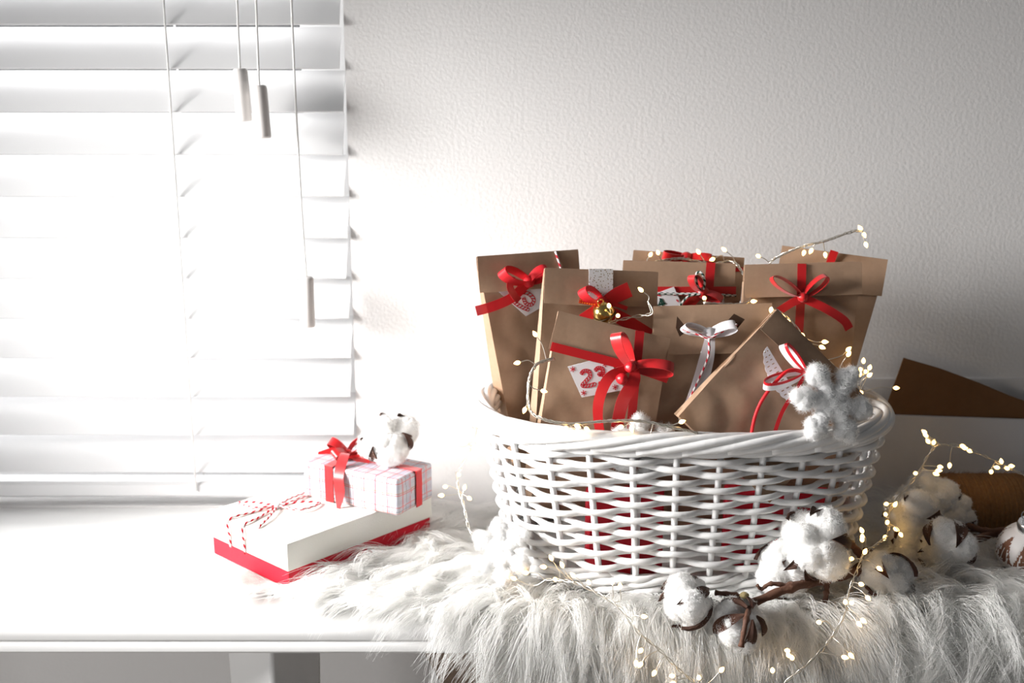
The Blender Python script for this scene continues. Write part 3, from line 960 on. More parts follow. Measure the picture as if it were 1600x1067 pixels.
def boll(parent, pos, r, axis, var, husks=5, hs=0.86, name='cotton_boll', spin=0.0, squash=(1, 1, 1)):
    """an opened cotton boll; axis points from the stem to the open end"""
    me, P = cotton_data(var)
    o = bpy.data.objects.new(name, me); COL.objects.link(o)
    q = Vector(axis).to_track_quat('Z', 'Y').to_matrix() @ Matrix.Rotation(spin, 3, 'Z')
    Mw = Matrix.Translation(pos) @ q.to_4x4() @ Matrix.Diagonal((r * squash[0], r * squash[1], r * squash[2], 1))
    if parent is not None:
        o.parent = parent
        Mw = parent.matrix_world.inverted() @ Mw if parent.matrix_world != Matrix() else Mw
        Mw = Matrix.Translation(-parent.location) @ Matrix.Translation(pos) @ q.to_4x4() @ Matrix.Diagonal((r * squash[0], r * squash[1], r * squash[2], 1))
    o.matrix_basis = Mw
    f = hair('cotton_fuzz', P, 0.00016, 0.00004, M['cotton_fuzz'], o)
    f.data.attributes['radius'].data.foreach_set('value', np.tile(np.linspace(0.005, 0.0015, P.shape[1]), P.shape[0]).astype(np.float32))
    for i in range(husks):
        h = bpy.data.objects.new('husk', HUSK[(i + var) % 3]); COL.objects.link(h); h.parent = o
        h.rotation_euler = (0, 0, 2 * math.pi * i / husks + 0.4 + 0.2 * math.sin(i * 3 + var))
        h.scale = (hs, hs, hs)
    return o

def twig(parent, pts, r0, r1, n=8, name='twig', knob=True):
    Q = spline([tuple(Vector(p) - parent.location) for p in pts], n)
    rr = [r0 + (r1 - r0) * i / (len(Q) - 1) for i in range(len(Q))]
    if knob:
        rr = [r * (1 + 0.12 * math.sin(i * 1.7) + (0.25 if i % (n) == 0 else 0)) for i, r in enumerate(rr)]
    b = MB(); tube(b, Q, rr, 10)
    return b.build(name, M['twig'], parent)

# branch in front of the basket
br = empty('cotton_branch', at(1240, 915, 0.93)); tag(br, 'brown cotton branch with white bolls lying on fur before the basket', 'branch')
Yb = 0.925
twig(br, [at(1172, 944, 0.905), at(1235, 918, 0.915), at(1290, 905, 0.93), at(1345, 888, 0.95), at(1356, 862, 0.965)], 0.0038, 0.0055)
twig(br, [at(1172, 942, 0.905), at(1150, 930, 0.903), at(1118, 926, 0.90)], 0.0026, 0.002)
twig(br, [at(1172, 944, 0.905), at(1166, 968, 0.862), at(1158, 1010, 0.856)], 0.0024, 0.0022)
twig(br, [at(1350, 875, 0.958), at(1330, 850, 0.95), at(1306, 834, 0.945)], 0.0040, 0.0024)
twig(br, [at(1292, 905, 0.93), at(1291, 925, 0.925), at(1288, 948, 0.92)], 0.0026, 0.0022)
twig(br, [at(1350, 870, 0.96), at(1372, 880, 0.965), at(1392, 884, 0.968)], 0.003, 0.002)
twig(br, [at(1240, 916, 0.916), at(1205, 912, 0.915), at(1190, 920, 0.915), at(1183, 914, 0.915)], 0.0022, 0.0014)
twig(br, [at(1172, 944, 0.903), at(1150, 950, 0.896), at(1138, 957, 0.89)], 0.0020, 0.0012)
tag_k = MB(); knot(tag_k, at(1163, 930, 0.900) - br.location, 0.004, 0.004, 0.003); o = tag_k.build('bud', mat('dry_bud', (0.42, 0.33, 0.16), 0.7, 0.2, bump=(400, 0.6, 0.003)), br); o['label'] = 'pale green dry bud'
boll(br, at(1073, 940, 0.898), 0.0255, (-0.55, -0.25, -0.15), 0, husks=5, spin=0.3)
boll(br, at(1157, 972, 0.888), 0.0245, (-0.25, 0.55, -0.65), 1, husks=5, spin=0.8)
boll(br, at(1272, 850, 0.938), 0.0345, (-0.55, -0.65, 0.35), 2, husks=5, spin=1.0)
boll(br, at(1226, 888, 0.942), 0.0275, (-0.6, -0.4, -0.1), 3, husks=3, spin=0.2)
boll(br, at(1386, 902, 0.945), 0.0275, (0.2, -0.75, -0.2), 4, husks=5, spin=0.5)

# branch further back on the right
br2 = empty('cotton_branch', at(1500, 840, 1.02)); tag(br2, 'second cotton branch with bolls lying beside the brown twine spool', 'branch')
twig(br2, [at(1500, 815, 1.06), at(1540, 830, 1.03), at(1580, 826, 1.02), at(1605, 822, 1.02)], 0.0035, 0.003)
twig(br2, [at(1480, 868, 1.03), at(1520, 846, 1.025), at(1556, 832, 1.025)], 0.005, 0.0035)
boll(br2, at(1448, 780, 1.075), 0.0310, (-0.4, -0.4, 0.6), 2, husks=0, spin=0.4)
boll(br2, at(1428, 815, 1.03), 0.0300, (-0.6, -0.6, 0.2), 0, husks=5, spin=1.4)
boll(br2, at(1492, 802, 1.065), 0.0215, (-0.2, -0.7, 0.2), 1, husks=4, spin=0.9)
boll(br2, at(1425, 858, 1.02), 0.0255, (-0.6, -0.5, -0.1), 3, husks=4, spin=0.1)
boll(br2, at(1478, 852, 0.995), 0.0290, (-0.35, -0.75, -0.35), 4, husks=5, spin=2.0)

# ------------------------------------------------------------------ gift boxes (left)
ang = math.atan2(0.1428, 0.1288)
ux, uy = Vector((math.cos(ang), math.sin(ang), 0)), Vector((-math.sin(ang), math.cos(ang), 0))
LB, WB, Z0 = 0.188, 0.129, ZT + 0.008
Bc = Vector((-0.2148, 0.9726, Z0)) + ux * LB / 2 + uy * WB / 2
gb = empty('gift_box', Bc, ang); tag(gb, 'flat gift box with cream lid and red base, tied with twine, under the plaid gift', 'gift box')
# tray with open inside
b = MB(); b.box((0, 0, 0.0225), (LB, WB, 0.045)); bevel(b.build('box_base', M['red_box'], gb), 0.0012)
b = MB(); b.box((0, 0, 0.0335), (LB + 0.003, WB + 0.003, 0.0285)); bevel(b.build('lid', M['cream'], gb), 0.0012)
gl = gb.matrix_basis.inverted()
ZL = 0.0478
def on_lid(px, py, up=0.0):
    z = Z0 + ZL + up
    d = ray(px, py); k = (z - CAM.z) / d.z
    p = CAM + d * k
    v = p - Bc; return Vector((v.dot(ux), v.dot(uy), ZL + up))
def lid_twine(pts, n=8):
    b = MB(); tube(b, spline([tuple(p) for p in pts], n), 0.0012, 8); return b.build('twine', M['twine_red'], gb)
kn = (434, 790)
A1, A2 = on_lid(352, 812, 0.0012), on_lid(374, 822, 0.0012)
xs = -LB / 2 - 0.0027
lid_twine([on_lid(*kn, 0.002), on_lid(395, 800, 0.0012), Vector((xs, A1.y, ZL)), Vector((xs, A1.y, ZL - 0.020)), Vector((xs, A1.y, ZL - 0.0295))])
lid_twine([on_lid(*kn, 0.002), on_lid(405, 808, 0.0012), Vector((xs, A2.y, ZL)), Vector((xs, A2.y, ZL - 0.020)), Vector((xs, A2.y, ZL - 0.0295))])
lid_twine([on_lid(*kn, 0.003), on_lid(395, 784, 0.004), on_lid(372, 786, 0.002), on_lid(398, 793, 0.004), on_lid(*kn, 0.003)])
lid_twine([on_lid(*kn, 0.003), on_lid(470, 796, 0.004), on_lid(500, 786, 0.002), on_lid(470, 784, 0.004), on_lid(*kn, 0.003)])
lid_twine([on_lid(*kn, 0.003), on_lid(422, 806, 0.003), on_lid(404, 824, 0.0012)])
lid_twine([on_lid(*kn, 0.002), on_lid(455, 778, 0.002), on_lid(490, 765, 0.0012)])
lid_twine([on_lid(*kn, 0.002), on_lid(458, 783, 0.002), on_lid(490, 771, 0.0012)])
b = MB(); knot(b, on_lid(*kn, 0.003), 0.004, 0.003, 0.003); b.build('twine_knot', M['twine_red'], gb)

# plaid gift
ga = R(-29.5)
gx, gy = Vector((math.cos(ga), math.sin(ga), 0)), Vector((-math.sin(ga), math.cos(ga), 0))
LG, WG, HG = 0.1225, 0.064, 0.039
ZG = Z0 + ZL + 0.0005
Fc = Vector((-0.1156, 1.039, ZG))
Gc = Fc - gx * LG / 2 + gy * WG / 2
pg = empty('gift_box', Gc, ga); tag(pg, 'small gift in white plaid paper with red ribbon, on the cream lid', 'gift box')
m = mat('plaid_paper', (0.52, 0.52, 0.57), 0.5, 0.3)
nt = m.node_tree; bsd = nt.nodes['Principled BSDF']
tc = nt.nodes.new('ShaderNodeTexCoord'); sp = nt.nodes.new('ShaderNodeSeparateXYZ'); nt.links.new(tc.outputs['Object'], sp.inputs[0])
nz = nt.nodes.new('ShaderNodeTexNoise'); nz.inputs['Scale'].default_value = 35; nt.links.new(tc.outputs['Object'], nz.inputs['Vector'])
wob = mth(nt, 'MULTIPLY', mth(nt, 'SUBTRACT', nz.outputs['Fac'], 0.5), 0.004)
cur = None
def lines(coord, per, wid, ofs):
    c_ = mth(nt, 'ADD', mth(nt, 'ADD', coord, wob), ofs)
    return mth(nt, 'LESS_THAN', mth(nt, 'FRACT', mth(nt, 'MULTIPLY', c_, 1 / per)), wid)
ns_ = nt.nodes.new('ShaderNodeSeparateXYZ'); nt.links.new(tc.outputs['Normal'], ns_.inputs[0])
fx_ = mth(nt, 'GREATER_THAN', mth(nt, 'ABSOLUTE', ns_.outputs[0]), 0.6); fz_ = mth(nt, 'GREATER_THAN', mth(nt, 'ABSOLUTE', ns_.outputs[2]), 0.6)
xx_ = mth(nt, 'ADD', mth(nt, 'MULTIPLY', sp.outputs[0], mth(nt, 'SUBTRACT', 1.0, fx_)), mth(nt, 'MULTIPLY', sp.outputs[1], fx_))
yz = mth(nt, 'ADD', mth(nt, 'MULTIPLY', sp.outputs[2], mth(nt, 'SUBTRACT', 1.0, fz_)), mth(nt, 'MULTIPLY', sp.outputs[1], fz_))
prev = (0.52, 0.52, 0.57, 1); prev_s = None
for coord, per, wid, ofs, col, fa in ((xx_, 0.022, 0.30, 0.5, (0.38, 0.40, 0.52), 0.5), (yz, 0.016, 0.28, 0.5, (0.44, 0.42, 0.50), 0.45),
        (xx_, 0.0145, 0.07, 0.503, (0.62, 0.05, 0.06), 0.85), (yz, 0.0125, 0.08, 0.504, (0.66, 0.10, 0.08), 0.75), (xx_, 0.017, 0.05, 0.511, (0.08, 0.08, 0.10), 0.7),
        (yz, 0.019, 0.04, 0.509, (0.10, 0.10, 0.12), 0.6), (xx_, 0.011, 0.05, 0.507, (0.60, 0.16, 0.10), 0.7), (yz, 0.021, 0.04, 0.502, (0.62, 0.22, 0.09), 0.7)):
    mx = nt.nodes.new('ShaderNodeMix'); mx.data_type = 'RGBA'
    if prev_s is None: mx.inputs['A'].default_value = prev
    else: nt.links.new(prev_s, mx.inputs['A'])
    mx.inputs['B'].default_value = (*col, 1)
    nt.links.new(mth(nt, 'MULTIPLY', lines(coord, per, wid, ofs), fa), mx.inputs['Factor'])
    prev_s = mx.outputs['Result']
nt.links.new(prev_s, bsd.inputs['Base Color'])
M['plaid'] = m
o = MB().box((0, 0, HG / 2), (LG, WG, HG)).build('wrapping', m, pg); bevel(o, 0.003, 3)
# folded end triangles of the wrapping
xe = LG / 2 + 0.0004
b = MB()
b.add([(xe, -WG / 2 + 0.003, HG - 0.002), (xe, -WG / 2 + 0.003, 0.001), (xe + 0.0012, -WG / 2 + 0.026, HG * 0.55), (xe - 0.002, -WG / 2 + 0.003, HG - 0.002), (xe - 0.002, -WG / 2 + 0.003, 0.001), (xe - 0.002, -WG / 2 + 0.026, HG * 0.55)],
      [(0, 1, 2), (5, 4, 3), (0, 2, 5, 3), (1, 4, 5, 2), (0, 3, 4, 1)])
b.build('end_fold', m, pg, smooth=False)
rw = 0.0105
tk = 0.0006
b = MB()                                             # ribbon round the length
yy = 0.004
strip(b, spline([(-LG / 2 - tk, yy, 0.0), (-LG / 2 - tk, yy, HG - 0.004), (-LG / 2 + 0.003, yy, HG + tk), (0, yy, HG + tk + 0.0002), (LG / 2 - 0.003, yy, HG + tk), (LG / 2 + 0.0015, yy, HG - 0.004), (LG / 2 + 0.0015, yy, 0.0)], 6), [(0, rw / 2, 0)] * 37)
b.build('ribbon', M['red'], pg, sharp=60)
xr = -0.026
b = MB()
strip(b, spline([(xr, -WG / 2 - tk, 0), (xr, -WG / 2 - tk, HG - 0.004), (xr, -WG / 2 + 0.003, HG + tk), (xr, 0, HG + tk + 0.0002), (xr, WG / 2 - 0.003, HG + tk), (xr, WG / 2 + tk, HG - 0.004), (xr, WG / 2 + tk, 0)], 6), [(rw / 2, 0, 0)] * 37)
b.build('ribbon', M['red'], pg, sharp=60)
# bow on the gift
c = Vector((xr, 0.0, HG + 0.004)); upv = Vector((0, 0, 1))
Rz = Matrix.Rotation(-ga, 3, 'Z')                    # world direction -> gift local
b = MB()
for d, L_, H_, tl_ in (((-0.75, 0.1, 0.45), 0.024, 0.006, 50), ((0.70, 0.1, 0.45), 0.023, 0.007, 40), ((-0.5, -0.6, 0.1), 0.020, 0.006, 60)):
    dd = (Rz @ Vector(d)).normalized(); nn = (upv - dd * upv.dot(dd)).normalized()
    teardrop(b, c, dd, nn, L_, H_, 0.010, R(tl_))
knot(b, c + Vector((0, 0, 0.002)), 0.005, 0.005, 0.004)
bw = b.build('bow', M['red'], pg, sharp=60)
def gtail(pts, wds, wdir):
    P = spline([(*p, w_) for p, w_ in zip(pts, wds)], 8)
    b = MB(); strip(b, [q[:3] for q in P], [Vector(wdir).normalized() * q[3] / 2 for q in P]); b.build('ribbon_tail', M['red'], bw, sharp=60)
gtail([c, c + Vector((0.010, -0.018, 0.006)), Vector((xr + 0.016, -WG / 2 - 0.004, HG - 0.006)), Vector((xr + 0.018, -WG / 2 - 0.006, HG * 0.4)), Vector((xr + 0.019, -WG / 2 - 0.010, -0.001))], [0.007, 0.0115, 0.012, 0.012, 0.004], (1, 0.1, 0))
gtail([c, c + Rz @ Vector((-0.012, -0.004, 0.006)), c + Rz @ Vector((-0.030, -0.008, 0.004))], [0.006, 0.008, 0.003], Rz @ Vector((0.1, 0.6, 0.7)))
gtail([c, c + Rz @ Vector((0.012, -0.006, -0.001)), c + Rz @ Vector((0.026, -0.014, -0.002))], [0.007, 0.012, 0.012], Rz @ Vector((0.3, 0.8, 0.5)))

# cotton boll on the plaid gift
pb = at(606, 688, 1.100)
cb = empty('cotton_boll', (pb.x, pb.y, ZG + HG)); tag(cb, 'white cotton boll resting on top of the plaid gift', 'cotton')
boll(cb, Vector((pb.x, pb.y, ZG + HG + 0.0245)), 0.0315, (-0.2, -0.55, 0.75), 2, husks=5, hs=0.80, spin=0.6, name='tuft', squash=(1.05, 1.0, 0.8))

# ------------------------------------------------------------------ white sheet, brown card, spool, bauble
def sheet(name, pts, th, material):
    V = [Vector(p) for p in pts]; n = len(V)
    V = V + [v + Vector((0, th, 0)) for v in V]
    F = [tuple(range(n)), tuple(reversed(range(n, 2 * n)))] + [(i, i + n, (i + 1) % n + n, (i + 1) % n) for i in range(n)]
    return mesh(name, V, F, material, None, smooth=False)
def low(px, Y0, z):                                   # a foot point below a pixel column
    p = at(px, 700, Y0); return Vector((p.x, Y0, z))
zs = ZT + 0.001
a0, a1 = at(1345, 647, 1.176), at(1720, 660, 1.176)
o = sheet('white_card_panel', [Vector((a0.x, 1.160, zs)), Vector((a1.x, 1.160, zs)), a1, a0], 0.004, M['paper'])
tag(o, 'plain white card panel leaning on the wall right of the basket', 'card')
k0, k1, k2 = at(1412, 559, 1.186), at(1760, 672, 1.186), at(1352, 700, 1.182)
crv = [tuple(k0)] + [tuple(at(x, y, 1.186)) for x, y in ((1470, 576), (1530, 598), (1580, 619), (1640, 640), (1720, 664))]
o = sheet('brown_card_sheet', crv + [Vector((crv[-1][0], 1.170, zs)), Vector((k2.x - 0.02, 1.170, zs))], 0.0012, M['kraft_dark'])
tag(o, 'dark brown card sheet with a pointed corner above the white panel', 'card')
tz = at(1390, 591, YW); tx1 = 1.6
o = MB().box(((0.33 + tx1) / 2, YW - 0.0015, (tz.z + ZT) / 2), (tx1 - 0.33, 0.003, tz.z - ZT)).build('trim_1', M['wall'], smooth=False)
tag(o, 'thin low white strip along the foot of the wall at right', kind='structure')

SPY = 1.092
sc_ = at(1540, 788, SPY); r_s = 0.0345
zc_ = ZT + 0.012 + r_s
sp_ = empty('twine_spool', (sc_.x, SPY, zc_)); tag(sp_, 'roll of brown jute twine lying on its side behind the cotton', 'twine')
x0s, x1s = at(1452, 788, SPY).x - sc_.x, at(1612, 788, SPY).x - sc_.x
nt_ = 58
b = MB(); pts = []
tot = nt_ * 28
for i in range(tot + 1):
    t = i / tot; a = 2 * math.pi * nt_ * t
    x = x0s + (x1s - x0s) * t
    e = min(t, 1 - t) / 0.10
    rr = r_s * (1 - 0.16 * max(0, 1 - e) ** 2) + 0.0006 * math.sin(a * 0.37)
    pts.append((x, rr * math.cos(a), rr * math.sin(a)))
tube(b, pts, 0.00135, 6); b.build('twine_winding', M['jute'], sp_)
b = MB(); tube(b, [(x0s + 0.001, 0, 0), (x0s + 0.012, 0, 0), (x1s - 0.012, 0, 0), (x1s - 0.001, 0, 0)], [r_s * 0.84, r_s * 0.97, r_s * 0.97, r_s * 0.84], 32); b.build('twine_core', M['jute'], sp_, sharp=50)
g = np.random.default_rng(5); nf = 1500
xx = g.uniform(x0s, x1s, nf); aa = g.uniform(0, 2 * math.pi, nf)
base = np.stack([xx, r_s * np.cos(aa), r_s * np.sin(aa)], 1); nn = np.stack([np.zeros(nf), np.cos(aa), np.sin(aa)], 1)
tt = np.stack([g.normal(0, 0.3, nf), -np.sin(aa), np.cos(aa)], 1)
Ph = np.zeros((nf, 4, 3))
for k in range(4):
    t = k / 3; Ph[:, k] = base + nn * (0.001 + 0.0035 * t * g.uniform(0.3, 1, (nf, 1))) + tt * 0.007 * t
hair('twine_fibre', Ph, 0.00012, 0.00005, M['jute'], sp_)

# bauble
obp = at(1607, 862, 0.99); rb = 0.0300
ob = empty('bauble', (obp.x, obp.y, obp.z)); tag(ob, 'white bauble with brown grooved shell pattern at the right edge', 'ornament')
m = mat('bauble_white', (0.74, 0.70, 0.68), 0.4, 0.4)
mb_br = mat('bauble_groove_brown', (0.20, 0.09, 0.055), 0.7, 0.2)
axb = Vector((-0.22, -0.25, 0.85)).normalized(); Qb = axb.to_track_quat('Z', 'Y').to_matrix()
V = []; F = []; fm = []
nu, nv = 144, 72
for j in range(nv + 1):
    ph = math.pi * j / nv; la = 90 - math.degrees(ph)
    for i in range(nu):
        th = 2 * math.pi * i / nu
        g_ = 0.0
        if abs(la) > 8 and abs(la) < 62:               # shells: fans of grooves
            f = (th * 7 / (2 * math.pi)) % 1.0 - 0.5
            k = (62 - abs(la)) / 54
            g_ = max(0, math.sin((f / (0.10 + 0.42 * k)) * math.pi * 3.5 + math.pi / 2)) ** 2 if abs(f) < 0.06 + 0.42 * k else 1.0
            g_ = 1 - g_
        elif abs(la) <= 8:
            g_ = 1 - abs(math.sin(th * 21)) if abs(la) > 2.5 else 0.2
        r_ = rb * (1 - 0.045 * g_)
        V.append(Qb @ Vector((r_ * math.sin(ph) * math.cos(th), r_ * math.sin(ph) * math.sin(th), r_ * math.cos(ph))))
        fm.append(g_)
for j in range(nv):
    for i in range(nu):
        F.append((j * nu + i, (j + 1) * nu + i, (j + 1) * nu + (i + 1) % nu, j * nu + (i + 1) % nu))
o = mesh('ball', V, F, m, ob)
o.data.materials.append(mb_br)
for p_ in o.data.polygons:
    if sum(fm[v] for v in p_.vertices) / 4 > 0.52: p_.material_index = 1
b = MB(); V = []; F = []
nu = 24
for j, (r_, z_) in enumerate(((0.0085, rb * 0.95), (0.0090, rb * 0.95), (0.0092, rb + 0.007), (0.0080, rb + 0.0085), (0.0, rb + 0.009))):
    for i in range(nu):
        th = 2 * math.pi * i / nu; rr = r_ * (1 + 0.05 * (i % 2))
        V.append(Qb @ Vector((rr * math.cos(th), rr * math.sin(th), z_)))
for j in range(4):
    for i in range(nu):
        F.append((j * nu + i, j * nu + (i + 1) % nu, (j + 1) * nu + (i + 1) % nu, (j + 1) * nu + i))
b.add(V, F); cp = b.build('cap', M['silver'], ob, sharp=40)
b = MB(); tube(b, [Qb @ Vector((0.0058 * math.cos(a), 0.001, rb + 0.0135 + 0.0062 * math.sin(a))) for a in np.linspace(0, 2 * math.pi, 24, endpoint=False)], 0.0006, 6, closed=True)
b.build('hanging_ring', M['silver'], cp)

# ------------------------------------------------------------------ fluffy snowflakes
SNOW = None
def snow_data():
    global SNOW
    if SNOW: return SNOW
    g = np.random.default_rng(3)
    bm = bmesh.new()
    balls = [((0, 0, 0), 0.011)]
    for k in range(6):
        a = k * math.pi / 3 + 0.05 * (k % 3); d = np.array([math.cos(a), math.sin(a), 0]); e = np.array([-d[1], d[0], 0])
        for t, r_ in ((0.010, 0.0100), (0.018, 0.0092), (0.026, 0.0094), (0.034, 0.0104), (0.041, 0.0090)):
            balls.append((tuple(d * t + g.normal(0, 0.0008, 3)), r_))
        for sg in (-1, 1):
            balls.append((tuple(d * 0.034 + e * sg * 0.006 + g.normal(0, 0.0006, 3)), 0.0082))
    VV, FF = [], []
    V0, F0 = ico(3)
    for c_, r_ in balls:
        n0 = sum(len(x) for x in VV)
        V = V0 * r_ * np.array([1, 1, 0.9]) + np.array(c_)
        V = V + V0 * np.array([[noise.noise(Vector(v * 260)) * 0.0012] for v in V])
        VV.append(V); FF += [tuple(i + n0 for i in f) for f in F0]
    V = np.concatenate(VV)
    me = bpy.data.meshes.new('snowflake'); me.from_pydata(V.tolist(), [], FF); me.shade_smooth(); me.update(); me.materials.append(M['chenille'])
    N = np.empty(len(V) * 3, dtype=np.float32); me.vertices.foreach_get('normal', N)
    P = fuzz_on(V, N.reshape(-1, 3), 20000, 0.0044, 9, 0.7)
    SNOW = (me, P); return SNOW
def snowflake(pos, scale, rot, label):
    me, P = snow_data()
    o = bpy.data.objects.new('fluffy_snowflake', me); COL.objects.link(o)
    o.location = pos; o.rotation_euler = rot; o.scale = (scale,) * 3
    hair('chenille_fuzz', P, 0.00014, 0.00005, M['cotton_fuzz'], o)
    tag(o, label, 'ornament', 'fluffy snowflake ornaments')
    return o
snowflake(at(1300, 630, 0.945), 0.80, (R(72), R(12), R(8)), 'fluffy white snowflake hanging over the right front rim of the basket')
snowflake(at(783, 862, 0.972), 0.66, (R(62), R(18), R(-32)), 'fluffy white snowflake propped on the fur at the basket left end')
snowflake(at(1006, 700, 0.958), 0.66, (R(78), R(28), R(0)), 'fluffy white snowflake peeking over the middle of the basket rim')

# ------------------------------------------------------------------ fairy lights
BULB = None
def bulb_mesh():
    global BULB
    if BULB: return BULB
    V, F = [], []
    nu, nv = 10, 8
    for j in range(nv + 1):
        t = j / nv
        rr = 0.0022 * math.sin(math.pi * t) ** 0.7 * (1.15 - 0.5 * t)
        for i in range(nu):
            a = 2 * math.pi * i / nu; V.append((rr * math.cos(a), rr * math.sin(a), 0.0068 * t - 0.001))
    for j in range(nv):
        for i in range(nu):
            F.append((j * nu + i, j * nu + (i + 1) % nu, (j + 1) * nu + (i + 1) % nu, (j + 1) * nu + i))
    me = bpy.data.meshes.new('bulb'); me.from_pydata(V, [], F); me.shade_smooth(); me.update(); me.materials.append(M['bulb'])
    BULB = me; return me
def fairy(label, main, bulbs, strands=3, seed=0):
    """main: (px, py, depth) way points of the wire; bulbs: (px, py, depth)"""
    W = [at(*p) for p in main]
    root = empty('fairy_light_string', W[0]); tag(root, label, 'fairy lights', 'warm white fairy light strings')
    Q = np.array(spline([tuple(w_ - W[0]) for w_ in W], 10))
    g = np.random.default_rng(seed)
    mb = MB()
    L = np.concatenate([[0], np.cumsum(np.linalg.norm(np.diff(Q, axis=0), axis=1))])
    for s in range(strands):
        ph = 2 * math.pi * s / strands
        T = np.gradient(Q, axis=0); T /= np.linalg.norm(T, axis=1, keepdims=True) + 1e-9
        a = np.cross(T, np.array([0.3, 0.5, 0.8])); a /= np.linalg.norm(a, axis=1, keepdims=True); b_ = np.cross(T, a)
        k = L * 260 + ph; amp = 0.0010
        tube(mb, Q + amp * (np.cos(k)[:, None] * a + np.sin(k)[:, None] * b_) + g.normal(0, 0.00018, Q.shape), 0.00052, 5)
    for bp_ in bulbs:
        p = np.array(at(*bp_) - W[0])
        i = int(np.argmin(np.linalg.norm(Q - p, axis=1)))
        i2 = int(np.clip(i - 4 + g.integers(0, 9), 0, len(Q) - 1)); q = Q[i2]
        mid = (p + q) / 2 + g.normal(0, 0.12, 3) * np.linalg.norm(p - q) * np.array([1, 0.5, 1])
        C = spline([tuple(q), tuple(mid), tuple(p)], 6)
        tube(mb, C, 0.00045, 5)
        d = p - mid
        o = bpy.data.objects.new('bulb', bulb_mesh()); COL.objects.link(o); o.parent = root
        o.location = p; dv = Vector(d); dv = dv if dv.length > 1e-6 else Vector((0, 0, 1))
        o.rotation_euler = dv.to_track_quat('Z', 'Y').to_euler()
    mb.build('wire', M['wire'], root)
    return root
fairy('lit string arching above the bags at the back right of the basket', [(1208, 425, 1.10), (1205, 408, 1.095), (1250, 386, 1.085), (1290, 376, 1.08), (1330, 362, 1.08), (1346, 360, 1.08)],
      [(1346, 359, 1.08), (1349, 364, 1.08), (1352, 379, 1.078), (1257, 392, 1.08), (1269, 389, 1.082), (1289, 395, 1.082), (1187, 401, 1.09)], seed=1)
fairy('lit string between the tops of the two back bags', [(1010, 412, 1.105), (1060, 404, 1.106), (1110, 412, 1.105), (1150, 412, 1.10), (1172, 470, 1.05), (1100, 474, 1.035)],
      [(1015, 400, 1.10), (1029, 397, 1.10), (1093, 396, 1.10), (1116, 404, 1.10), (1134, 392, 1.10), (1101, 467, 1.045), (1174, 471, 1.045)], seed=2)
fairy('lit string looped round the gold bell bag', [(950, 505, 1.015), (968, 500, 1.02), (995, 494, 1.025), (1018, 489, 1.015), (1012, 470, 1.02)],
      [(1004, 455, 1.02), (965, 493, 1.01), (952, 480, 1.005)], 2, seed=3)
fairy('lit string running down behind the slumped bag to the right rim', [(1205, 480, 1.0), (1235, 500, 1.0), (1270, 545, 0.998), (1300, 570, 1.0), (1335, 600, 1.02), (1350, 612, 1.05)],
      [(1205, 481, 1.0), (1226, 496, 1.0), (1233, 503, 1.0), (1255, 527, 0.995), (1266, 541, 0.995), (1281, 541, 0.995), (1285, 534, 0.995), (1323, 548, 1.0), (1324, 556, 1.0),
       (1349, 567, 1.03), (1343, 577, 1.03), (1358, 577, 1.03), (1351, 582, 1.03), (1356, 588, 1.03), (1345, 612, 1.02), (1397, 606, 1.05), (1343, 588, 1.03)], 2, seed=4)
fairy('lit string draped along the front rim of the basket', [(866, 560, 0.968), (838, 570, 0.958), (826, 600, 0.950), (828, 640, 0.945), (850, 655, 0.938), (890, 662, 0.936), (950, 658, 0.936), (1000, 658, 0.936), (1050, 667, 0.936), (1090, 677, 0.938)],
      [(838, 525, 0.965), (812, 566, 0.955), (821, 637, 0.945), (846, 610, 0.95), (887, 668, 0.935), (900, 672, 0.935), (899, 664, 0.935), (914, 668, 0.935), (986, 667, 0.935), (973, 666, 0.935), (1062, 660, 0.936), (1016, 679, 0.936)], 4, seed=5)
fairy('lit string hanging down the wall side left of the basket', [(745, 668, 1.08), (735, 700, 1.07), (718, 735, 1.07), (716, 760, 1.06), (725, 790, 1.04), (735, 830, 1.02), (760, 850, 1.0)],
      [(736, 665, 1.06), (737, 685, 1.06), (744, 687, 1.06), (744, 696, 1.06), (715, 698, 1.06), (716, 741, 1.05), (698, 760, 1.05), (693, 774, 1.05), (725, 765, 1.05), (731, 777, 1.05)], 2, seed=6)
fairy('lit string over the twine roll at the right', [(1612, 748, 1.05), (1570, 728, 1.05), (1520, 705, 1.05), (1470, 695, 1.05), (1450, 712, 1.05), (1435, 740, 1.045), (1405, 775, 1.03), (1390, 800, 1.02), (1388, 830, 1.01)],
      [(1447, 677, 1.05), (1449, 682, 1.05), (1452, 692, 1.05), (1458, 694, 1.05), (1501, 696, 1.05), (1504, 700, 1.05), (1512, 703, 1.05), (1432, 739, 1.04), (1466, 729, 1.04), (1463, 735, 1.04), (1459, 739, 1.04),
       (1484, 724, 1.04), (1549, 735, 1.04), (1565, 724, 1.05), (1561, 731, 1.05), (1576, 733, 1.05), (1577, 728, 1.05), (1387, 787, 1.02), (1397, 791, 1.02), (1384, 805, 1.01), (1387, 814, 1.01), (1397, 825, 1.01), (1384, 837, 1.005), (1406, 833, 1.0)], 2, seed=7)
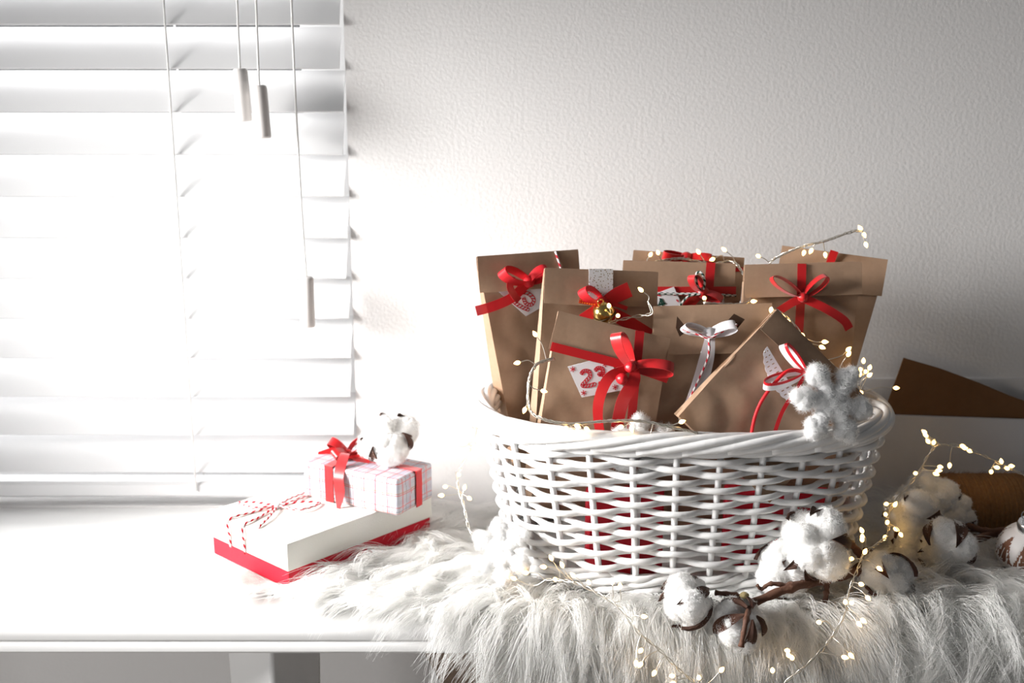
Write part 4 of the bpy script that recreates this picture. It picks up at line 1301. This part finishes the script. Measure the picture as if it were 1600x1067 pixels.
fairy('lit string crossing the brown branch and running down the fur at right', [(1388, 838, 1.0), (1368, 852, 0.969), (1350, 865, 0.944), (1340, 890, 0.916), (1326, 925, 0.901), (1320, 958, 0.891), (1300, 995, 0.881), (1265, 1035, 0.874), (1215, 1075, 0.870)],
      [(1348, 832, 0.954), (1348, 841, 0.954), (1347, 846, 0.954), (1350, 865, 0.929), (1333, 873, 0.926), (1322, 887, 0.916), (1371, 886, 0.921), (1343, 912, 0.896), (1354, 932, 0.891), (1321, 943, 0.886), (1329, 941, 0.886), (1346, 967, 0.881), (1340, 972, 0.881),
       (1282, 972, 0.876), (1316, 1026, 0.868), (1327, 1021, 0.868), (1233, 1017, 0.866), (1234, 1026, 0.866), (1238, 1030, 0.866), (1207, 1050, 0.866)], 2, seed=8)
fairy('lit string on the fur below the basket front', [(850, 905, 0.944), (890, 908, 0.919), (930, 925, 0.904), (968, 950, 0.889), (995, 985, 0.876), (1030, 1015, 0.870), (1060, 1045, 0.866), (1095, 1075, 0.864)],
      [(853, 886, 0.924), (863, 875, 0.924), (880, 886, 0.919), (869, 906, 0.914), (898, 901, 0.914), (921, 912, 0.899), (957, 912, 0.894), (969, 919, 0.894), (1003, 963, 0.874), (1003, 1014, 0.864), (994, 1032, 0.864), (1003, 1035, 0.864), (1024, 1048, 0.864),
       (1053, 1056, 0.862), (1092, 1061, 0.862), (1054, 1066, 0.862), (1125, 1049, 0.862), (825, 895, 0.949), (806, 905, 0.949)], 2, seed=9)

# ------------------------------------------------------------------ fur rug
rug = empty('fur_rug', (0, 1.0, ZT)); tag(rug, 'long haired white fur rug spread under the basket and over the table edge', 'rug')
RO = Vector((0, 1.0, ZT))
YE = YF + 0.012                                   # where the rug starts to bend over the edge
RB = 0.026
def rug_pt(x, s):
    """s: distance along the rug from the line y = 1.18 towards the viewer -> (point, normal, along)"""
    s = np.asarray(s, float); x = np.asarray(x, float)
    flat = 1.18 - YE
    arc = RB * math.pi / 2
    th = np.clip((s - flat) / RB, 0, math.pi / 2)
    y = np.where(s < flat, 1.18 - s, YE - RB * np.sin(th))
    z = np.where(s < flat, 0.0, -RB * (1 - np.cos(th)))
    z = np.where(s > flat + arc, -RB - (s - flat - arc), z)
    P = np.stack([x, y, ZT + 0.0062 + z], -1)
    N = np.stack([np.zeros_like(th), -np.sin(th), np.cos(th)], -1)
    T = np.stack([np.zeros_like(th), -np.cos(th), -np.sin(th)], -1)
    return P, N, T
SMAX = (1.18 - YE) + RB * math.pi / 2 + 0.075
def left_edge(s):
    y = 1.18 - s
    l = np.where(y > 0.985, -0.275, -0.275 + (0.985 - y) / (0.985 - 0.92) * 0.215)
    l = np.where(y < 0.92, -0.060 + 1.9 * (0.92 - y), l)
    l = np.minimum(l, 0.010)
    return l + 0.010 * np.sin(s * 60) + 0.006 * np.sin(s * 137 + 1)
XR = 0.66
ns, nx = 60, 110
V, F = [], []
for j in range(ns + 1):
    s = SMAX * j / ns
    l = float(left_edge(s)) + 0.012
    for i in range(nx + 1):
        x = l + (XR - l) * i / nx
        p, n_, t_ = rug_pt(x, s)
        V.append(Vector(p) - RO + Vector(n_) * 0.0012 * noise.noise(Vector((x * 60, s * 60, 0))))
m_ = len(V)
for k in range(m_):
    j, i = divmod(k, nx + 1)
    s = SMAX * j / ns; p, n_, t_ = rug_pt(0.0, s)
    V.append(V[k] - Vector(n_) * 0.004)
for j in range(ns):
    for i in range(nx):
        q = j * (nx + 1) + i
        F.append((q, q + nx + 1, q + nx + 2, q + 1)); F.append((m_ + q, m_ + q + 1, m_ + q + nx + 2, m_ + q + nx + 1))
bord = [i for i in range(nx + 1)] + [j * (nx + 1) + nx for j in range(1, ns + 1)] + [ns * (nx + 1) + i for i in range(nx - 1, -1, -1)] + [j * (nx + 1) for j in range(ns - 1, 0, -1)]
for i in range(len(bord)):
    a, c = bord[i], bord[(i + 1) % len(bord)]
    F.append((a, c, c + m_, a + m_))
mesh('pelt', V, F, M['pelt'], rug, sharp=60)

def smooth_field(x, s, seed, freq):
    """cheap smooth random angle field"""
    g = np.random.default_rng(seed); out = np.zeros_like(x)
    for k in range(7):
        fx, fs, ph = g.normal(0, freq), g.normal(0, freq), g.uniform(0, 6.28)
        out += np.sin(fx * x + fs * s + ph)
    return out / 2.6
def make_fur(n_clump, per, seed, L0, L1, lift, r0, r1, K=9, spread=0.010):
    g = np.random.default_rng(seed)
    cx = g.uniform(-0.30, XR, n_clump); cs = g.uniform(0, SMAX, n_clump)
    keep = cx > left_edge(cs)
    yy = 1.18 - cs
    # nothing grows through the basket or the box
    ex = np.abs((cx - BX) / 0.160) ** 2.4 + np.abs((yy - BY) / 0.094) ** 2.4
    keep &= ex > 1
    dx, dy = cx - Bc.x, yy - Bc.y
    lu, lv = dx * ux.x + dy * ux.y, dx * uy.x + dy * uy.y
    keep &= ~((np.abs(lu) < LB / 2 - 0.004) & (np.abs(lv) < WB / 2 - 0.004))
    cx, cs, yy = cx[keep], cs[keep], yy[keep]
    n = len(cx)
    right = np.clip((cx - 0.22) / 0.2, 0, 1)
    fl_ = np.clip((cs - (1.18 - YE)) / 0.03, 0, 1)
    ang = R(-118) + smooth_field(cx, cs, 11, 16) * (0.32 + 1.0 * right) + g.normal(0, 0.16 + 0.25 * right, n) + fl_ * R(12)
    # direction in rug coordinates: dx, ds (ds positive = towards the viewer / down the drape)
    du, dv = np.cos(ang), -np.sin(ang)
    # push away from basket
    rx, ry = (cx - BX) / 0.166, (yy - BY) / 0.10
    rd = np.sqrt(rx ** 2 + ry ** 2); near = np.clip((1.55 - rd) / 0.5, 0, 1)
    ax, ay = rx / rd / 0.166, ry / rd / 0.10; al = np.hypot(ax, ay); ax, ay = ax / al, ay / al
    du = du * (1 - 0.75 * near) + ax * near * 0.75; dv = dv * (1 - 0.75 * near) + (-ay) * near * 0.75
    # away from the box: fur presses against its sides
    ddx, ddy = cx - Bc.x, yy - Bc.y
    dist = np.maximum(np.abs(ddx * ux.x + ddy * ux.y) - LB / 2, np.abs(ddx * uy.x + ddy * uy.y) - WB / 2)
    nb = np.clip((0.035 - dist) / 0.03, 0, 1) * 0.3
    bl_ = np.hypot(ddx, ddy) + 1e-6
    du = du * (1 - nb) + ddx / bl_ * nb; dv = dv * (1 - nb) - ddy / bl_ * nb
    nl = np.hypot(du, dv); du, dv = du / nl, dv / nl
    L = g.uniform(L0, L1, n) * (1 - 0.35 * near)
    lf = lift * g.uniform(0.5, 1.5, n) * (1 + 0.8 * right)
    curl = g.normal(0, 0.5, n) * (0.7 + 1.0 * right)
    x = np.repeat(cx, per) + g.normal(0, spread, n * per); s = np.clip(np.repeat(cs, per) + g.normal(0, spread, n * per), 0, SMAX)
    ox, os_ = x - np.repeat(cx, per), s - np.repeat(cs, per)
    # strand roots must stay outside too
    y2 = 1.18 - s
    ok = (np.abs((x - BX) / 0.163) ** 2.4 + np.abs((y2 - BY) / 0.097) ** 2.4 > 1)
    dx, dy = x - Bc.x, y2 - Bc.y
    ok &= ~((np.abs(dx * ux.x + dy * ux.y) < LB / 2) & (np.abs(dx * uy.x + dy * uy.y) < WB / 2))
    ok &= x > left_edge(s) - 0.004
    rep = lambda a: np.repeat(a, per)[ok]
    x, s, ox, os_ = x[ok], s[ok], ox[ok], os_[ok]
    DU, DV, LL, LF, CU = rep(du), rep(dv), rep(L), rep(lf), rep(curl)
    N_ = len(x)
    LL = LL * g.uniform(0.75, 1.1, N_)
    P0, Nn, Tt = rug_pt(x, s)
    X = np.array([1.0, 0, 0])
    fly = g.normal(0, 0.055, (N_, 3)); ph = g.uniform(0, 6.28, N_); wv = g.uniform(0.0, 0.0012, N_)
    fr = g.random(N_) < 0.06; fly[fr] *= 4.5
    out = np.zeros((N_, K, 3))
    pos = P0.copy(); out[:, 0] = pos
    conv = 0.80
    for k in range(1, K):
        t = k / (K - 1)
        a = CU * t * 1.3
        cu, cv = DU * np.cos(a) - DV * np.sin(a), DU * np.sin(a) + DV * np.cos(a)
        el = LF * (1.0 - 1.35 * t)                          # rises, then lies down
        d = X * cu[:, None] * np.cos(el)[:, None] + Tt * (cv * np.cos(el))[:, None] + Nn * np.sin(el)[:, None]
        d = d + fly * t
        # gravity on the overhang
        over = np.clip((YF + 0.006 - pos[:, 1]) / 0.02, 0, 1)
        d[:, 2] -= 0.75 * over * t
        d /= np.linalg.norm(d, axis=1, keepdims=True)
        pos = pos + d * (LL / (K - 1))[:, None]
        pull_ = conv * (1.0 / (K - 1)) * 1.25
        pos = pos - (X * ox[:, None] + Tt * os_[:, None]) * pull_
        # keep above the table / clear of its front
        ontab = pos[:, 1] > YF + 0.004
        pos[:, 2] = np.where(ontab, np.maximum(pos[:, 2], ZT + 0.0015), pos[:, 2])
        out[:, k] = pos + (X * np.sin(t * 9 + ph)[:, None]) * wv[:, None]
    return out - np.array(RO)
fur_a = make_fur(3000, 26, 1, 0.040, 0.064, 0.75, 0.0002, 0.00005)
hair('fur_pile', fur_a, 0.00026, 0.00006, M['fur'], rug)
fur_b = make_fur(1700, 18, 2, 0.052, 0.084, 0.85, 0.0002, 0.00005, spread=0.005)
hair('fur_pile', fur_b, 0.00022, 0.00005, M['fur'], rug)
